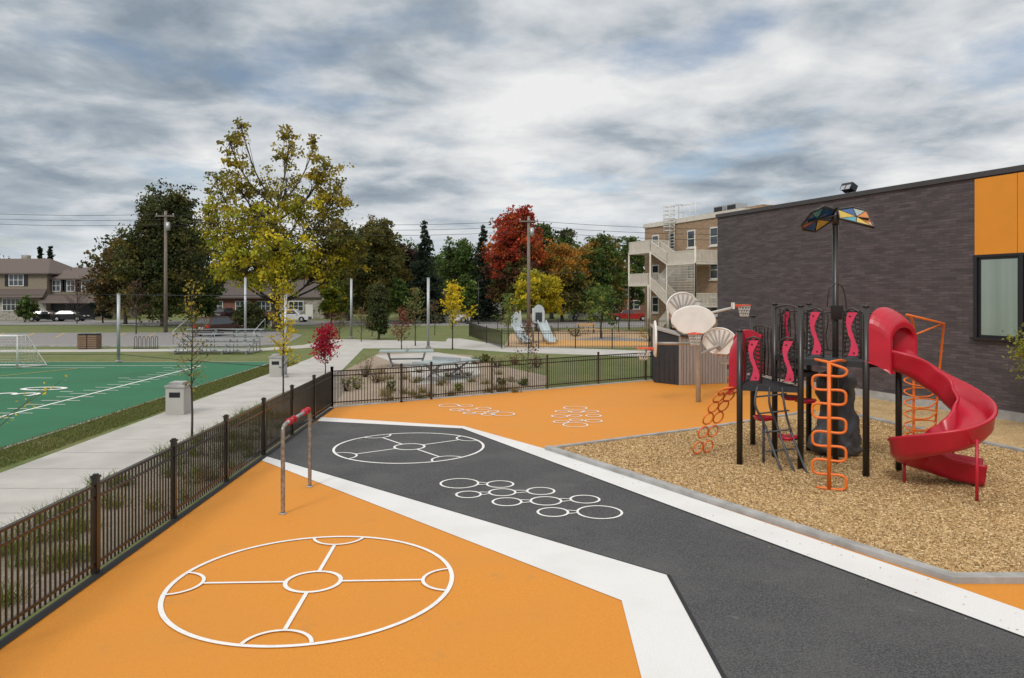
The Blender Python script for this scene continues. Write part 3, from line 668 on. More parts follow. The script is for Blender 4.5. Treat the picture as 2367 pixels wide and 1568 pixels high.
# ================= POLES & WIRES =================
def upole(name,u,y,topv,arms=True):
    x=X(u,y);h=Z(topv,y);b=MB();b.tube([(x,y,0),(x,y,h)],[.19,.13],'pole',10)
    b.box((x,y-.15,h-.5),(1.8,.1,.12),'pole'); b.cyl(x+.3,y-.2,h-1.9,h-1.1,.2,'galv')
    for d in(-.8,0,.8): b.cyl(x+d,y-.15,h-.44,h-.25,.05,'galv')
    b.obj(name); return (x,y,h)
p1=upole('utility_pole',383,72,488); p2=upole('utility_pole',1222,70,500)
b=MB()
def wire(a,c,sag,r=.018):
    a=Vector(a);c=Vector(c); P=[a+(c-a)*t-Vector((0,0,sag*4*t*(1-t))) for t in np.linspace(0,1,14)]; b.tube(P,r,'frame',4)
for dz in(0,-.5,-1.0): wire((-62,74,p1[2]+.6+dz),(p1[0],p1[1],p1[2]-.3+dz),.4); wire((p1[0],p1[1],p1[2]-.3+dz),(p2[0],p2[1],p2[2]-.4+dz),.7); wire((p2[0],p2[1],p2[2]-.4+dz),(40,66,p2[2]-.8+dz),.8)
wire((p2[0],p2[1],p2[2]-5),(T(3,0,8)),1.0)
b.obj('overhead_wires')
def steelpole(u,v,topv,name='steel_net_pole',r=.07):
    x,y=G(u,v); h=Z(topv,y); b=MB(); b.cyl(x,y,0,h,r,'galv',10); b.cyl(x,y,0,.12,r*1.8,'curb',10); b.cyl(x,y,h,h+.03,r*1.1,'galv',10)
    b.obj(name); return Vector((x,y,h))
q1=steelpole(274,838,680,r=.085); q2=steelpole(660,873,680); q3=steelpole(567,795,642,r=.09); q4=steelpole(812,782,645,r=.1); q5=steelpole(990,805,643,r=.1)
b=MB()
for f in(.99,.55,.12): 
    wire((q1.x,q1.y,q1.z*f),(q2.x,q2.y,q2.z*f),.03,.014); wire((q1.x,q1.y,q1.z*f),(-60,40.6,q1.z*f),.03,.014)
b.obj('net_cables')
def lamp(u,v,topv,arm=1.2):
    x,y=G(u,v);h=Z(topv,y);b=MB();b.tube([(x,y,0),(x,y,h)],[.08,.05],'frame',8);b.tube([(x,y,h),(x+arm,y,h+.1)],.04,'frame',6);b.box((x+arm,y,h+.1),(.5,.25,.1),'frame');b.obj('street_lamp')
lamp(1106,752,650,.4); lamp(1236,748,605,-.6)
# ================= FIELD FURNITURE =================
gx1,gy=G(40,852); b=MB(); gh=1.62; gx0=gx1-5.0
b.tube([(gx1,gy,0),(gx1,gy,gh),(gx0,gy,gh),(gx0,gy,0)],.055,'whitep',8)
for xx in(gx0,gx1): b.tube([(xx,gy,gh),(xx+.12,gy+.5,gh),(xx+.65,gy+1.3,.05),(xx,gy,.05)],.035,'whitep',6)
b.tube([(gx0+.65,gy+1.3,.05),(gx1+.65,gy+1.3,.05)],.03,'whitep',6)
for i in range(30):
    t=i/29; xx=gx0+(gx1-gx0)*t; b.tube([(xx,gy,gh),(xx+.12,gy+.5,gh),(xx+.65,gy+1.3,.05)],.007,'net',3)
for i in range(12):
    t=i/11; p=Vector((0,gy+.5+.8*t,gh-(gh-.05)*t)); b.tube([(gx0+.1+.5*t,p.y,p.z),(gx1+.1+.5*t,p.y,p.z)],.007,'net',3)
    b.tube([(gx1,gy,gh*(1-t)),(gx1+.12+.5*t,gy+.5+.8*t,gh*(1-t))],.007,'net',3)
for i in range(7): b.tube([(gx1+.09*i,gy+.18*i,0.05),(gx1+.09*i,gy+.18*i,gh*(1-max(0,(i-2.5))/4.5))],.007,'net',3)
b.obj('soccer_goal')
b=MB(); x0,y0=G(390,820); L=5.0
for i in range(5):
    yy=y0+.1+i*.62; z=.35+i*.27
    b.box((x0+L/2,yy,z),(L,.28,.06),'galv'); b.box((x0+L/2,yy+.32,z-.2),(L,.24,.05),'galv')
for k in range(4):
    xx=x0+.3+k*(L-.6)/3; b.beam((xx,y0,.1),(xx,y0+2.9,1.4),.06,.06,'galv'); b.beam((xx,y0,.05),(xx,y0+2.9,.05),.06,.06,'galv')
    for i in range(1,5): b.tube([(xx,y0+.1+i*.62,.05),(xx,y0+.1+i*.62,.33+i*.27)],.03,'galv',6)
for s in(0,1):
    xx=x0+s*L; b.tube([(xx,y0+.6,.6),(xx,y0+.6,1.4),(xx,y0+2.7,2.1),(xx,y0+2.7,1.2)],.025,'galv',6)
b.obj('aluminium_bleachers')
def bin_(u,v,name='concrete_litter_bin',w=.56,h=1.0):
    x,y=G(u,v); b=MB(); b.box((x,y,h*.42),(w,w,h*.84),'concrete'); b.box((x,y,h*.87),(w+.06,w+.06,.07),'curb')
    b.box((x,y,h*.95),(w*.75,w*.75,.10),'curb'); b.box((x,y-w/2-.003,h*.62),(w*.6,.02,.16),'frame')
    b.obj(name,bevel=.02)
bin_(413,957); bin_(641,870,w=.55)
x,y=G(207,807); b=MB()
for s in(-1,1):
    b.box((x+s*.33,y,.5),(.56,.6,.96),'frame')
    for i in range(6): b.box((x+s*.33,y-.32,.12+i*.15),(.6,.03,.12),'wood'); b.box((x+s*.65,y,.12+i*.15),(.03,.62,.12),'wood')
    b.box((x+s*.33,y,1.01),(.62,.66,.05),'frame')
b.obj('wood_slat_recycling_bin')
x,y=G(335,807); b=MB()
for i in range(6): b.tube(catmull([(x-.7+.28*i,y,0),(x-.7+.28*i,y,.7),(x-.62+.28*i,y,.85),(x-.54+.28*i,y,.7),(x-.54+.28*i,y,0)],3),.02,'blackm',6)
b.tube([(x-.8,y,.05),(x+.9,y,.05)],.03,'blackm',6); b.obj('bike_rack')
def pingpong(x,y,rz):
    b=MB(); b.box((0,0,.76),(2.74,1.52,.06),'table'); b.box((0,0,.795),(2.7,.02,.006),'white_line'); b.box((0,0,.87),(.03,1.6,.15),'galv')
    for s in(-1,1):
        b.beam((s*.75,-.5,.02),(s*.95,.5,.73),.07,.07,'galv'); b.beam((s*.75,.5,.02),(s*.95,-.5,.73),.07,.07,'galv'); b.box((s*.8,0,.04),(.1,1.3,.06),'galv')
    b.tube([(-.85,0,.35),(.85,0,.35)],.04,'galv',6)
    o=b.obj('ping_pong_table'); o.location=(x,y,.012); o.rotation_euler=(0,0,rz)
pingpong(X(940,38.5),38.5,.12); pingpong(X(1032,32.6),32.6,.95)
x,y=X(1355,70),70; b=MB(); b.box((x,y,.45),(1.7,.4,.07),'sandpad'); b.box((x,y+.22,.8),(1.7,.06,.35),'sandpad')
for s in(-.7,.7): b.box((x+s,y,.22),(.08,.4,.44),'frame'); b.box((x+s,y+.2,.6),(.06,.06,.5),'frame')
b.obj('park_bench')
sheet('play_yard_surface',GP([(1165,804),(1505,804),(1520,768),(1350,760),(1180,772)]),.016,'sandpad')
sheet('play_yard_orange_pad',GP([(1230,802),(1500,800),(1500,792),(1380,782),(1260,790)]),.020,'padorange')
sheet('play_yard_grey_pad',GP([(1310,787),(1500,790),(1500,785),(1400,780)]),.024,'road')
x,y=X(1230,57),57; b=MB()
for dx,dy,h in((-.9,0,2.4),(-.9,1.4,2.4),(.1,0,2.6),(.1,1.4,2.6),(.9,0,2.4),(.9,1.4,2.4)): b.cyl(x+dx,y+dy,0,h,.06,'postg')
b.box((x-.4,y+.7,1.1),(1.1,1.5,.08),'deck'); b.box((x+.5,y+.7,1.4),(.9,1.5,.08),'deck')
arc=[(x+.1+.4-.45*math.cos(a),y-.05,2.3+.6*math.sin(a)) for a in np.linspace(0,math.pi,10)]
b.plate([(arc[0][0],y-.02,1.5)]+[ (p[0],y-.02,p[2]) for p in arc]+[(arc[-1][0],y-.02,1.5)],.05,'bluep')
b.box((x+.5,y-.06,1.95),(.5,.04,.7),'glass')
for s,(xx,z) in enumerate(((x-1.3,1.2),(x+.6,1.5))):
    pp=catmull([(xx+.1,y-.1,z),(xx+.25,y-.7,z*.75),(xx+.55,y-1.7,.35),(xx+.8,y-2.3,.2)],5); b.sweep(pp,[(-.36,.28),(-.33,-.04),(.33,-.04),(.36,.28),(.3,.28),(.28,.02),(-.28,.02),(-.3,.28)],'bluep')
b.plate([(x-1.6,y-.02,1.2),(x-1.6,y-.02,2.0),(x-1.2,y-.02,2.4),(x-.8,y-.02,2.0),(x-.8,y-.02,1.2)],.05,'bluep')
for i in range(6): b.tube([(x+1.2+.15*i,y+.2,0),(x+1.0+.1*i,y+.2,1.3)],.025,'blackm',5)
b.obj('toddler_play_structure')
# ================= TURNING BAR =================
b=MB(); xa_,ya=G(654,1190); xb_,yb=G(716,1127)
b.tube(catmull([(xa_,ya,0),(xa_,ya,.7),(xa_,ya,1.36),(xa_+.0,ya+.07,1.47),(xa_,ya+.2,1.50)],6),.036,'steelp',12)
b.tube(catmull([(xb_,yb,0),(xb_,yb,.7),(xb_,yb,1.34),(xb_,yb-.07,1.46),(xb_,yb-.2,1.50)],6),.036,'steelp',12)
b.tube([(xa_,ya+.2,1.50),(xb_,yb-.2,1.50)],.03,'galv',12)
b.tube([(xa_,ya+.34,1.50),(xa_,ya+.62,1.50)],.046,'red',12); b.tube([(xb_,yb-.42,1.50),(xb_,yb-.18,1.498)],.046,'red',12)
for t in(.32,.6): b.tube([(xa_,ya+t,1.50),(xa_,ya+t+.05,1.50)],.062,'red',12)
for t in(.18,.42): b.tube([(xb_,yb-t,1.50),(xb_,yb-t+.05,1.50)],.062,'red',12)
b.cyl(xa_,ya,.012,.03,.06,'galv'); b.cyl(xb_,yb,.012,.03,.06,'galv')
b.obj('turning_bar')
# ================= BASKETBALL =================
b=MB(); px=X(1614,25.6);py=25.6
b.cyl(px,py,0,3.45,.085,'postg',14); b.cyl(px,py,3.45,3.5,.095,'postg',14)
def hoop(c,az,w=1.4,h=.92,board=True,zarm=None,rimdrop=.38):
    c=Vector(c); f=Vector((math.cos(az),math.sin(az),0)); r=Vector((-f.y,f.x,0)); up=Vector((0,0,1))
    if board:
        P=[]
        for a in np.linspace(math.radians(-8),math.radians(188),19): P.append(c+r*(w/2*math.cos(a))+up*(h*.52*math.sin(a)+.02))
        P+= [c-r*w*.34-up*h*.32,c-r*w*.22-up*h*.42,c+r*w*.22-up*h*.42,c+r*w*.34-up*h*.32]
        b.plate(P,.04,'whitep')
        b.tube([p-f*.02 for p in P],.028,'whitep',6,closed=True)
        for k in range(-3,4):
            a=math.pi/2+k*.36; e=c+r*(w*.46*math.cos(a))+up*(h*.48*math.sin(a)); b.beam(c-up*h*.3-f*.04,e-f*.04,.03,.05,'postg')
    rc=c+f*.36-up*rimdrop; R=.225
    circ=[rc+(f*math.cos(t)+r*math.sin(t))*R for t in np.linspace(0,2*math.pi,24,endpoint=False)]
    b.tube(circ,.018,'rim',6,closed=True); b.box(c+f*.08-up*rimdrop,(.16,.14,.06),'rim',rz=az)
    for s in(-1,1): b.tube([c+f*.03+r*.08*s-up*(rimdrop+.08),rc+r*R*s*.8],.012,'rim',5)
    n=12
    def np_(k,l):
        rr=R*(1-.42*(l/4)**.8); t=2*math.pi*(k+.5*(l%2))/n; return rc+(f*math.cos(t)+r*math.sin(t))*rr-up*(.1*l)
    for l in range(4):
        for k in range(n):
            b.tube([np_(k,l),np_(k,l+1)],.008,'net',3); b.tube([np_(k,l),np_(k-1 if l%2==0 else k+1,l+1)],.008,'net',3)
    a0=Vector((px,py,zarm))
    b.tube(catmull([a0,a0+(c-f*.06-a0)*.5+Vector((0,0,-.05)),c-f*.06-up*.1],4),.05,'postg',8)
hoop((X(1603,24.5),24.5,2.80),-math.pi/2-.1,zarm=2.55)
hoop((X(1577,26.5),26.5,3.25),math.pi*.62,w=1.3,zarm=3.0)
hoop((X(1513,25.0),25.0,2.15),math.pi-.13,w=1.4,h=1.2,zarm=2.0,rimdrop=.26)
hoop((X(1664,26.0),26.0,2.02),.85,w=1.25,zarm=1.6,rimdrop=.4)
hoop((X(1695,25.4),25.4,3.32),-.12,w=1.3,board=False,zarm=2.95,rimdrop=0.0)
b.box((X(1694,25.4),25.4,3.3),(.05,.25,.22),'whitep')
b.obj('basketball_hoop_cluster')
# ================= SHED =================
b=MB(); c0=Vector((X(1514,31.2),31.2,0)); c1=Vector((X(1571,30.3),30.3,0)); c2=Vector((X(1677,30.9),30.9,0))
def vpanel(a,c,z0,za,zc,m,t=.06,grooves=7,mg='charcoal'):
    b.plate([a+Vector((0,0,z0)),c+Vector((0,0,z0)),c+Vector((0,0,zc)),a+Vector((0,0,za))],t,m)
    d=c-a; nn=Vector((d.y,-d.x,0)).normalized()
    if nn.y>0: nn=-nn
    for i in range(1,grooves):
        p=a+d*i/grooves+nn*(t/2+.001); zz=za+(zc-za)*i/grooves; b.tube([p+Vector((0,0,z0)),p+Vector((0,0,zz-.03))],.008,mg,4)
vpanel(c0,c1,.02,2.25,2.0,'charcoal',grooves=5,mg='frame')
cm=c1+(c2-c1)*.42
vpanel(c1,cm,.02,2.0,1.98,'taupe',grooves=6); vpanel(cm+Vector((.0,.03,0)),c2+Vector((0,.03,0)),.02,1.98,1.75,'taupe',grooves=9)
bk=Vector((.2,1.9,0)); vpanel(c2,c2+bk,.02,1.8,2.0,'taupe'); vpanel(c0,c0+bk,.02,2.25,2.3,'charcoal')
b.plate([c0+Vector((-.08,-.08,2.27)),c1+Vector((0,-.12,2.02)),c1+bk+Vector((0,0,2.1)),c0+bk+Vector((-.08,0,2.36))],.06,'taupe')
b.plate([c1+Vector((0,-.12,2.03)),c2+Vector((.1,-.08,1.8)),c2+bk+Vector((.1,0,1.9)),c1+bk+Vector((0,0,2.12))],.06,'charcoal')
b.box(c1+Vector((0,-.04,1.0)),(.07,.07,2.0),'taupe'); b.box(cm+Vector((0,-.05,1.0)),(.06,.05,1.96),'taupe'); b.box(c2+Vector((.0,-.02,.9)),(.08,.08,1.75),'taupe')
b.obj('storage_shed')
# ================= PLAY STRUCTURE =================
ps=empty('playground_structure')
PA=Vector((4.89,16.08,0));PB=Vector((5.85,18.18,0));PC=Vector((5.91,16.84,0));PD=Vector((6.05,15.69,0));PE=Vector((6.94,17.5,0));PF=Vector((7.0,16.2,0));PG=Vector((7.11,15.03,0));PH=Vector((8.03,15.54,0))
b=MB()
for p,h in((PA,2.9),(PB,3.15),(PC,3.46),(PD,3.44),(PE,3.46),(PF,5.55),(PG,3.44),(PH,3.0)):
    b.cyl(p.x,p.y,0,h,.064,'blackm',14); b.cyl(p.x,p.y,h,h+.03,.070,'blackm',14)
b.obj('posts',ps)
zl,zu=1.74,2.33
b=MB()
def deckp(pts,z):
    b.prism([(p.x,p.y) for p in pts],z-.07,z,'deck')
    for i in range(len(pts)): b.beam(pts[i]+Vector((0,0,z-.05)),pts[(i+1)%len(pts)]+Vector((0,0,z-.05)),.05,.12,'deck')
deckp([PA,PD,PC,PB],zl); deckp([PD,PG,PH,PE,PC],zu)
b.prism([(p.x,p.y) for p in (PC,PD,(PD+PF)/2,(PC+PF)/2)],zl+.22,zl+.3,'deck')
b.obj('decks',ps)
b=MB()
def panel(p,q,t0,t1,z0,z1):
    d=q-p; a=p+d*t0; c=p+d*t1; u=(c-a).normalized(); w=(c-a).length; nn=Vector((u.y,-u.x,0))
    if nn.y>0: nn=-nn
    loop=[a+Vector((0,0,z0)),a+Vector((0,0,z1-.1))]+[a+u*w*k+Vector((0,0,z1-.1+.1*math.sin(math.pi*k))) for k in(.2,.5,.8)]+[c+Vector((0,0,z1-.1)),c+Vector((0,0,z0))]
    b.tube(loop,.02,'blackm',6,closed=True)
    hgt=z1-z0
    for i in range(11):
        z=z0+hgt*(i+.2)/11
        b.tube([a+Vector((0,0,z)),c+Vector((0,0,min(z1-.05,z+.16)))],.011,'blackm',4); b.tube([c+Vector((0,0,z)),a+Vector((0,0,min(z1-.05,z+.16)))],.011,'blackm',4)
    cen=(a+c)/2+nn*.035; L_=[];R_=[]
    for k in np.linspace(0,1,22):
        off=.05*math.sin(k*2*math.pi*1.0+.4); hw=.026+.060*abs(math.cos(k*math.pi))**2.0+.02*math.exp(-((k-.5)/.1)**2)
        z=z0+.06+(hgt-.14)*k; L_.append(cen+u*(off-hw)+Vector((0,0,z))); R_.append(cen+u*(off+hw)+Vector((0,0,z)))
    for i in range(21): b.plate([L_[i],R_[i],R_[i+1],L_[i+1]],.03,'redp')
    for zz in (z0+.12,z1-.16): b.tube([cen+Vector((0,0,zz))+u*.05*math.sin(((zz-z0)/hgt)*6.28+.4)-nn*.01,cen+Vector((0,0,zz))+u*.05*math.sin(((zz-z0)/hgt)*6.28+.4)+nn*.025],.02,'blackm',8)
panel(PA,PD,.10,.36,zl+.06,zl+1.05); panel(PA,PD,.66,.92,zl+.06,zl+1.05)
panel(PD,PG,.10,.36,zu+.06,zu+1.08); panel(PD,PG,.66,.92,zu+.06,zu+1.08)
panel(PC,PE,.2,.42,zu+.06,zu+1.05); panel(PB,PC,.3,.55,zl+.06,zl+1.1)
b.obj('guard_panels',ps)
b=MB()
def guard(p,q,z0,z1,n):
    for i in range(1,n):
        c=p+(q-p)*i/n; pp=[c+Vector((0,0,z)) for z in np.linspace(z0,z1,6)]
        u=(q-p).normalized(); pp=[x_+u*.03*math.sin(k*1.5+i) for k,x_ in enumerate(pp)]
        b.tube(catmull(pp,3),.014,'blackm',5)
    b.tube([p+Vector((0,0,z0)),q+Vector((0,0,z0))],.018,'blackm',6)
    m=(p+q)/2; b.tube(catmull([p+Vector((0,0,z1-.05)),m+Vector((0,0,z1+.03)),q+Vector((0,0,z1-.05))],5),.018,'blackm',6)
guard(PC,PD,zl+.1,zu+1.1,5); guard(PE,PH,zu+.1,zu+.95,9); guard(PC,PE,zu+.1,zu+.95,7); guard(PB,PC,zl+.1,zl+1.2,7)
b.tube(catmull([PF+Vector((-.2,-.05,zu+1.1)),PF+Vector((-.16,-.05,zu+1.45)),PF+Vector((0,-.05,zu+1.6)),PF+Vector((.16,-.05,zu+1.45)),PF+Vector((.22,-.05,zu+1.0))],5),.014,'blackm',6)
b.box(PF+Vector((0,-.08,3.3)),(.25,.06,.3),'blackm')
b.obj('guard_rails',ps)
b=MB(); u=(PB-PA).normalized(); n_=Vector((-u.y,u.x,0))
if n_.x>0: n_=-n_
def hood(base,u,out,w,h,dep,m='red',ow=.42,oh=.72,drop=.25,curl=0):
    secs=5; n0=16
    def arc_(hw,hh,o,dz): 
        a_=[base+out*o+u*(hw*math.cos(a))+Vector((0,0,dz+(hh-hw*.8)+hw*.8*math.sin(a))) for a in np.linspace(0,math.pi,n0)]
        return [base+out*o+u*hw+Vector((0,0,min(dz,0)))]+a_+[base+out*o-u*hw+Vector((0,0,min(dz,0)))]
    n=n0+2; vs=[];fs=[]
    for k in range(secs):
        t=k/(secs-1); o=dep*t; dz=-drop*t*t; s=1-.10*t
        vs+=arc_(w/2*s,h*s,o,dz)
    off=len(vs)
    for k in range(secs):
        t=k/(secs-1); vs+=arc_(ow/2+.06*t,oh+.04*t,dep*t,-drop*t*t)
    for k in range(secs-1):
        for i in range(n-1):
            a=k*n+i; fs.append((a,a+1,a+n+1,a+n)); a+=off; fs.append((a,a+n,a+n+1,a+1))
    for i in range(n-1):
        fs.append((i,off+i,off+i+1,i+1)); e=(secs-1)*n+i; fs.append((e,e+1,off+e+1,off+e))
    for i in (0,n-1):
        for k in range(secs-1): fs.append((k*n+i,(k+1)*n+i,off+(k+1)*n+i,off+k*n+i))
    b.add(vs,fs,m,False)
hood(PA+u*.55+Vector((0,0,zl)),u,n_,.85,1.15,.25)
hood(PC+(PB-PC)*.45+Vector((-.45,-.15,zl)),Vector((.97,-.2,0)).normalized(),Vector((.2,.97,0)).normalized(),.62,1.15,.25,ow=.36,oh=.8)
b.obj('red_entry_hood',ps,bevel=.02)
b=MB(); gd=(PH-PG).normalized(); go=Vector((gd.y,-gd.x,0))
if go.y>0: go=-go
mid=(PG+PH)/2
go2=(go+Vector((.55,.1,0))).normalized()
hood(mid+gd*-.05+go*.03+Vector((0,0,zu+.02)),gd,go2,1.0,1.10,.40,ow=.60,oh=.82,drop=.20)
b.obj('red_slide_hood',ps,bevel=.04)
b=MB()
path=[(7.57,15.28,2.31),(7.85,15.0,2.22),(8.2,14.85,1.98),(8.55,14.62,1.68),(8.70,14.2,1.40),(8.5,13.80,1.18),(8.12,13.64,1.0),(7.73,13.8,.84),(7.56,14.17,.66),(7.75,14.52,.48),(8.15,14.66,.34),(8.55,14.55,.22),(9.02,14.32,.16)]
prof=[(-.345,.33),(-.37,.30),(-.335,.26),(-.315,.02),(-.22,-.09),(0,-.125),(.22,-.09),(.315,.02),(.335,.26),(.37,.30),(.345,.33),(.30,.33),(.275,.05),(.18,-.03),(0,-.06),(-.18,-.03),(-.275,.05),(-.30,.33)]
b.sweep(catmull(path,7),prof,'red')
b.obj('red_spiral_slide',ps)
b=MB(); b.cyl(8.2,13.2,0,1.12,.028,'red',8); b.cyl(7.6,14.5,0,.45,.028,'red',8); b.tube([(8.2,13.2,1.12),(8.2,13.45,.98)],.02,'red',6)
b.tube([(8.78,14.9,0),(8.78,14.9,1.2)],.028,'red',8); b.obj('slide_supports',ps)
b=MB(); cx_,cy_=5.94,14.02; ax=(PG-PD).normalized()*.9+Vector((.1,.05,0)); ax.normalize()
base=Vector((cx_,cy_,0)); topz=2.42
b.tube([base,base+Vector((0,0,topz))],.038,'orangem',10)
pts=[];nr=9; wv=.29; dz=(topz-.05)/nr
for i in range(nr):
    z=.06+dz*i; s=1 if i%2==0 else -1
    pts+= [base+ax*(-s*wv*.75)+Vector((0,0,z)),base+ax*(s*wv*.75)+Vector((0,0,z)),base+ax*(s*wv*1.0)+Vector((0,0,z+dz*.5))]
pts.append(base+Vector((0,0,topz-.02)))
b.tube(catmull(pts,5),.025,'orangem',8)
dk=PD+(PG-PD)*.5+Vector((0,0,zu))
for s in(-1,1): b.tube(catmull([base+Vector((0,0,topz)),base+ax*s*.22+Vector((.1,.3,topz+.02)),dk+(PG-PD).normalized()*s*.24],5),.026,'orangem',8)
b.obj('orange_serpentine_climber',ps)
b=MB(); s0=Vector((4.32,17.15,0)); s1=PA+u*.35+n_*.1+Vector((0,0,zl))
def arcp(t): 
    p=s0+(s1-s0)*t; return Vector((p.x,p.y,0))+Vector((0,0,(zl-.1)*math.sin(t*math.pi/2)**.95))
lat=Vector((.86,.5,0)).normalized(); nR=7
for k in range(nR):
    t=(k+.5)/nR; c=arcp(t); tg=(arcp(min(1,t+.03))-arcp(max(0,t-.03))).normalized()
    tg=(tg-lat*tg.dot(lat)).normalized()
    for s in(-1,1):
        cc=c+lat*s*.155
        b.tube([cc+(tg*math.cos(a)+lat*math.sin(a))*.145 for a in np.linspace(0,2*math.pi,20,endpoint=False)],.018,'orangem',7,closed=True)
for s in(-1,1):
    b.tube([arcp(0.02)+lat*s*.155,arcp(0)+lat*s*.155-Vector((.02,0,.02))],.02,'orangem')
b.obj('orange_ring_climber',ps)
b=MB(); m0=PA+(PD-PA)*.5; o_=Vector(((PD-PA).y,-(PD-PA).x,0)).normalized()
if o_.y>0:o_=-o_
for s in(-1,0,1):
    st=m0+(PD-PA)*(.2*s)
    b.tube(catmull([st+Vector((0,0,zl)),st+o_*.1+Vector((0.05*s,0,1.35)),st-o_*.1+(PD-PA)*(.12)+Vector((0,0,.9)),st+o_*.15+(PD-PA)*.25+Vector((0,0,.45)),st+o_*.3+(PD-PA)*(.4)+Vector((0,0,0))],5),.025,'rock',8)
for k,z in enumerate((.35,.75,1.15,1.5)): 
    a=m0+(PD-PA)*(-.25+.06*(3-k)); c=m0+(PD-PA)*(.28+.04*(3-k)); b.tube([a+Vector((0,0,z)),c+Vector((0,0,z+.1))],.018,'rock',6)
def pod(c,r=.2):
    pp=[c+Vector((r*math.cos(a)*(1+.18*math.cos(3*a)),r*math.sin(a)*(1+.18*math.cos(3*a)),0)) for a in np.linspace(0,2*math.pi,20,endpoint=False)]
    b.prism([(p.x,p.y) for p in pp],c.z-.05,c.z,'red')
    b.tube([p for p in pp],.025,'red',6,closed=True)
for u_,v_,y_ in((1765,965,16.3),(1830,918,16.2),(1822,1010,15.9),(1860,925,16.4)): pod(Vector((X(u_,y_),y_,Z(v_,y_))))
b.tube([Vector((X(1765,16.3),16.3,0)),Vector((X(1765,16.3),16.3,Z(965,16.3)))],.03,'rock',6)
b.obj('pod_climber',ps)
import bmesh
from mathutils import noise as mn
bm=bmesh.new(); bmesh.ops.create_icosphere(bm,subdivisions=5,radius=1)
for v in bm.verts:
    p=v.co.copy(); zz=(p.z+1)/2
    r_=math.hypot(p.x,p.y)+1e-6; col=min(1,r_*1.6)
    wid=.58-.28*zz+.06*math.sin(zz*9)
    k=1+.40*mn.noise(Vector((p.x*1.5,p.y*1.5,zz*3.2)))+.14*mn.noise(p*5)+.05*mn.noise(p*11)
    v.co=Vector((p.x/r_*wid*col*k,p.y/r_*wid*col*k*.8,zz*2.05+.1*mn.noise(p*3)))
me=bpy.data.meshes.new('rock_climber'); bm.to_mesh(me); bm.free(); me.materials.append(M['rock'])
for p in me.polygons: p.use_smooth=True
ro=bpy.data.objects.new('moulded_rock_climber',me); scene.collection.objects.link(ro); ro.parent=ps; ro.location=(X(1935,17.0),17.0,-.02)
b=MB()
fa=Vector((X(2112,18.2),18.2,0)); fb=Vector((X(2160,18.9),18.9,0)); tl=Vector((X(2096,17.3),17.3,Z(728,17.3))); tr_=Vector((X(2182,18.5),18.5,Z(748,18.5)))
b.tube(catmull([fa,fa+Vector((0,0,1.5)),fa+Vector((0,0,2.9)),tl],5),.03,'orangem',8)
b.tube([fb,fb+Vector((.1,0,1.5)),tr_,tl],.028,'orangem',8); b.tube([fa+Vector((0,0,2.7)),tr_],.022,'orangem',8)
for i in range(7):
    z=.15+i*.27; a=fa+Vector((0,0,z)); c=fb+Vector((.03*i*.3,0,z)); m_=(a+c)/2
    b.tube(catmull([a+Vector((-.22,0,.08)),a+Vector((-.05,-.15,0)),m_+Vector((0,-.2,-.03)),c+Vector((.02,0,.05)),m_+Vector((0,.2,.12)),a+Vector((-.1,.12,.14))],4,True),.019,'orangem',6,closed=True)
b.obj('orange_spiral_climber',ps)
cols={'g_blue':(.02,.10,.30),'g_cyan':(.05,.30,.38),'g_or':(.65,.20,.02),'g_yel':(.62,.42,.06),'g_red':(.35,.03,.02),'g_pale':(.38,.45,.42)}
for k,c in cols.items(): M[k]=mat('tinted_'+k,c,.2,spec=.7)
b=MB(); hub=PF+Vector((0,-.05,5.42))
def wing(pts,cl):
    P=[hub+Vector(p) for p in pts]; c=sum(P,Vector())/len(P)
    for i in range(len(P)):
        q=P[(i+1)%len(P)]
        b.plate([c,P[i],q],.02,cl[i%len(cl)])
        b.beam(c,P[i],.02,.03,'blackm')
    b.tube(P,.03,'blackm',6,closed=True)
wing([(-.02,0,.1),(-.38,-.28,.14),(-.62,-.2,.02),(-.70,.1,-.22),(-.62,.3,-.30),(-.32,.35,-.34),(-.02,.2,-.12)],['g_blue','g_cyan','g_blue','g_red','g_blue','g_yel','g_blue'])
wing([(.02,0,.1),(.38,.1,.16),(.76,.25,.10),(.80,.1,-.16),(.70,-.2,-.30),(.36,-.15,-.20),(.02,-.1,-.10)],['g_blue','g_pale','g_or','g_or','g_yel','g_cyan','g_yel'])
b.tube([hub+Vector((-.6,0,-.16)),hub+Vector((0,0,-.02)),hub+Vector((.7,0,-.1))],.025,'blackm',6)
b.cyl(PF.x,PF.y,5.2,5.5,.075,'blackm')
b.obj('stained_glass_canopy',ps)
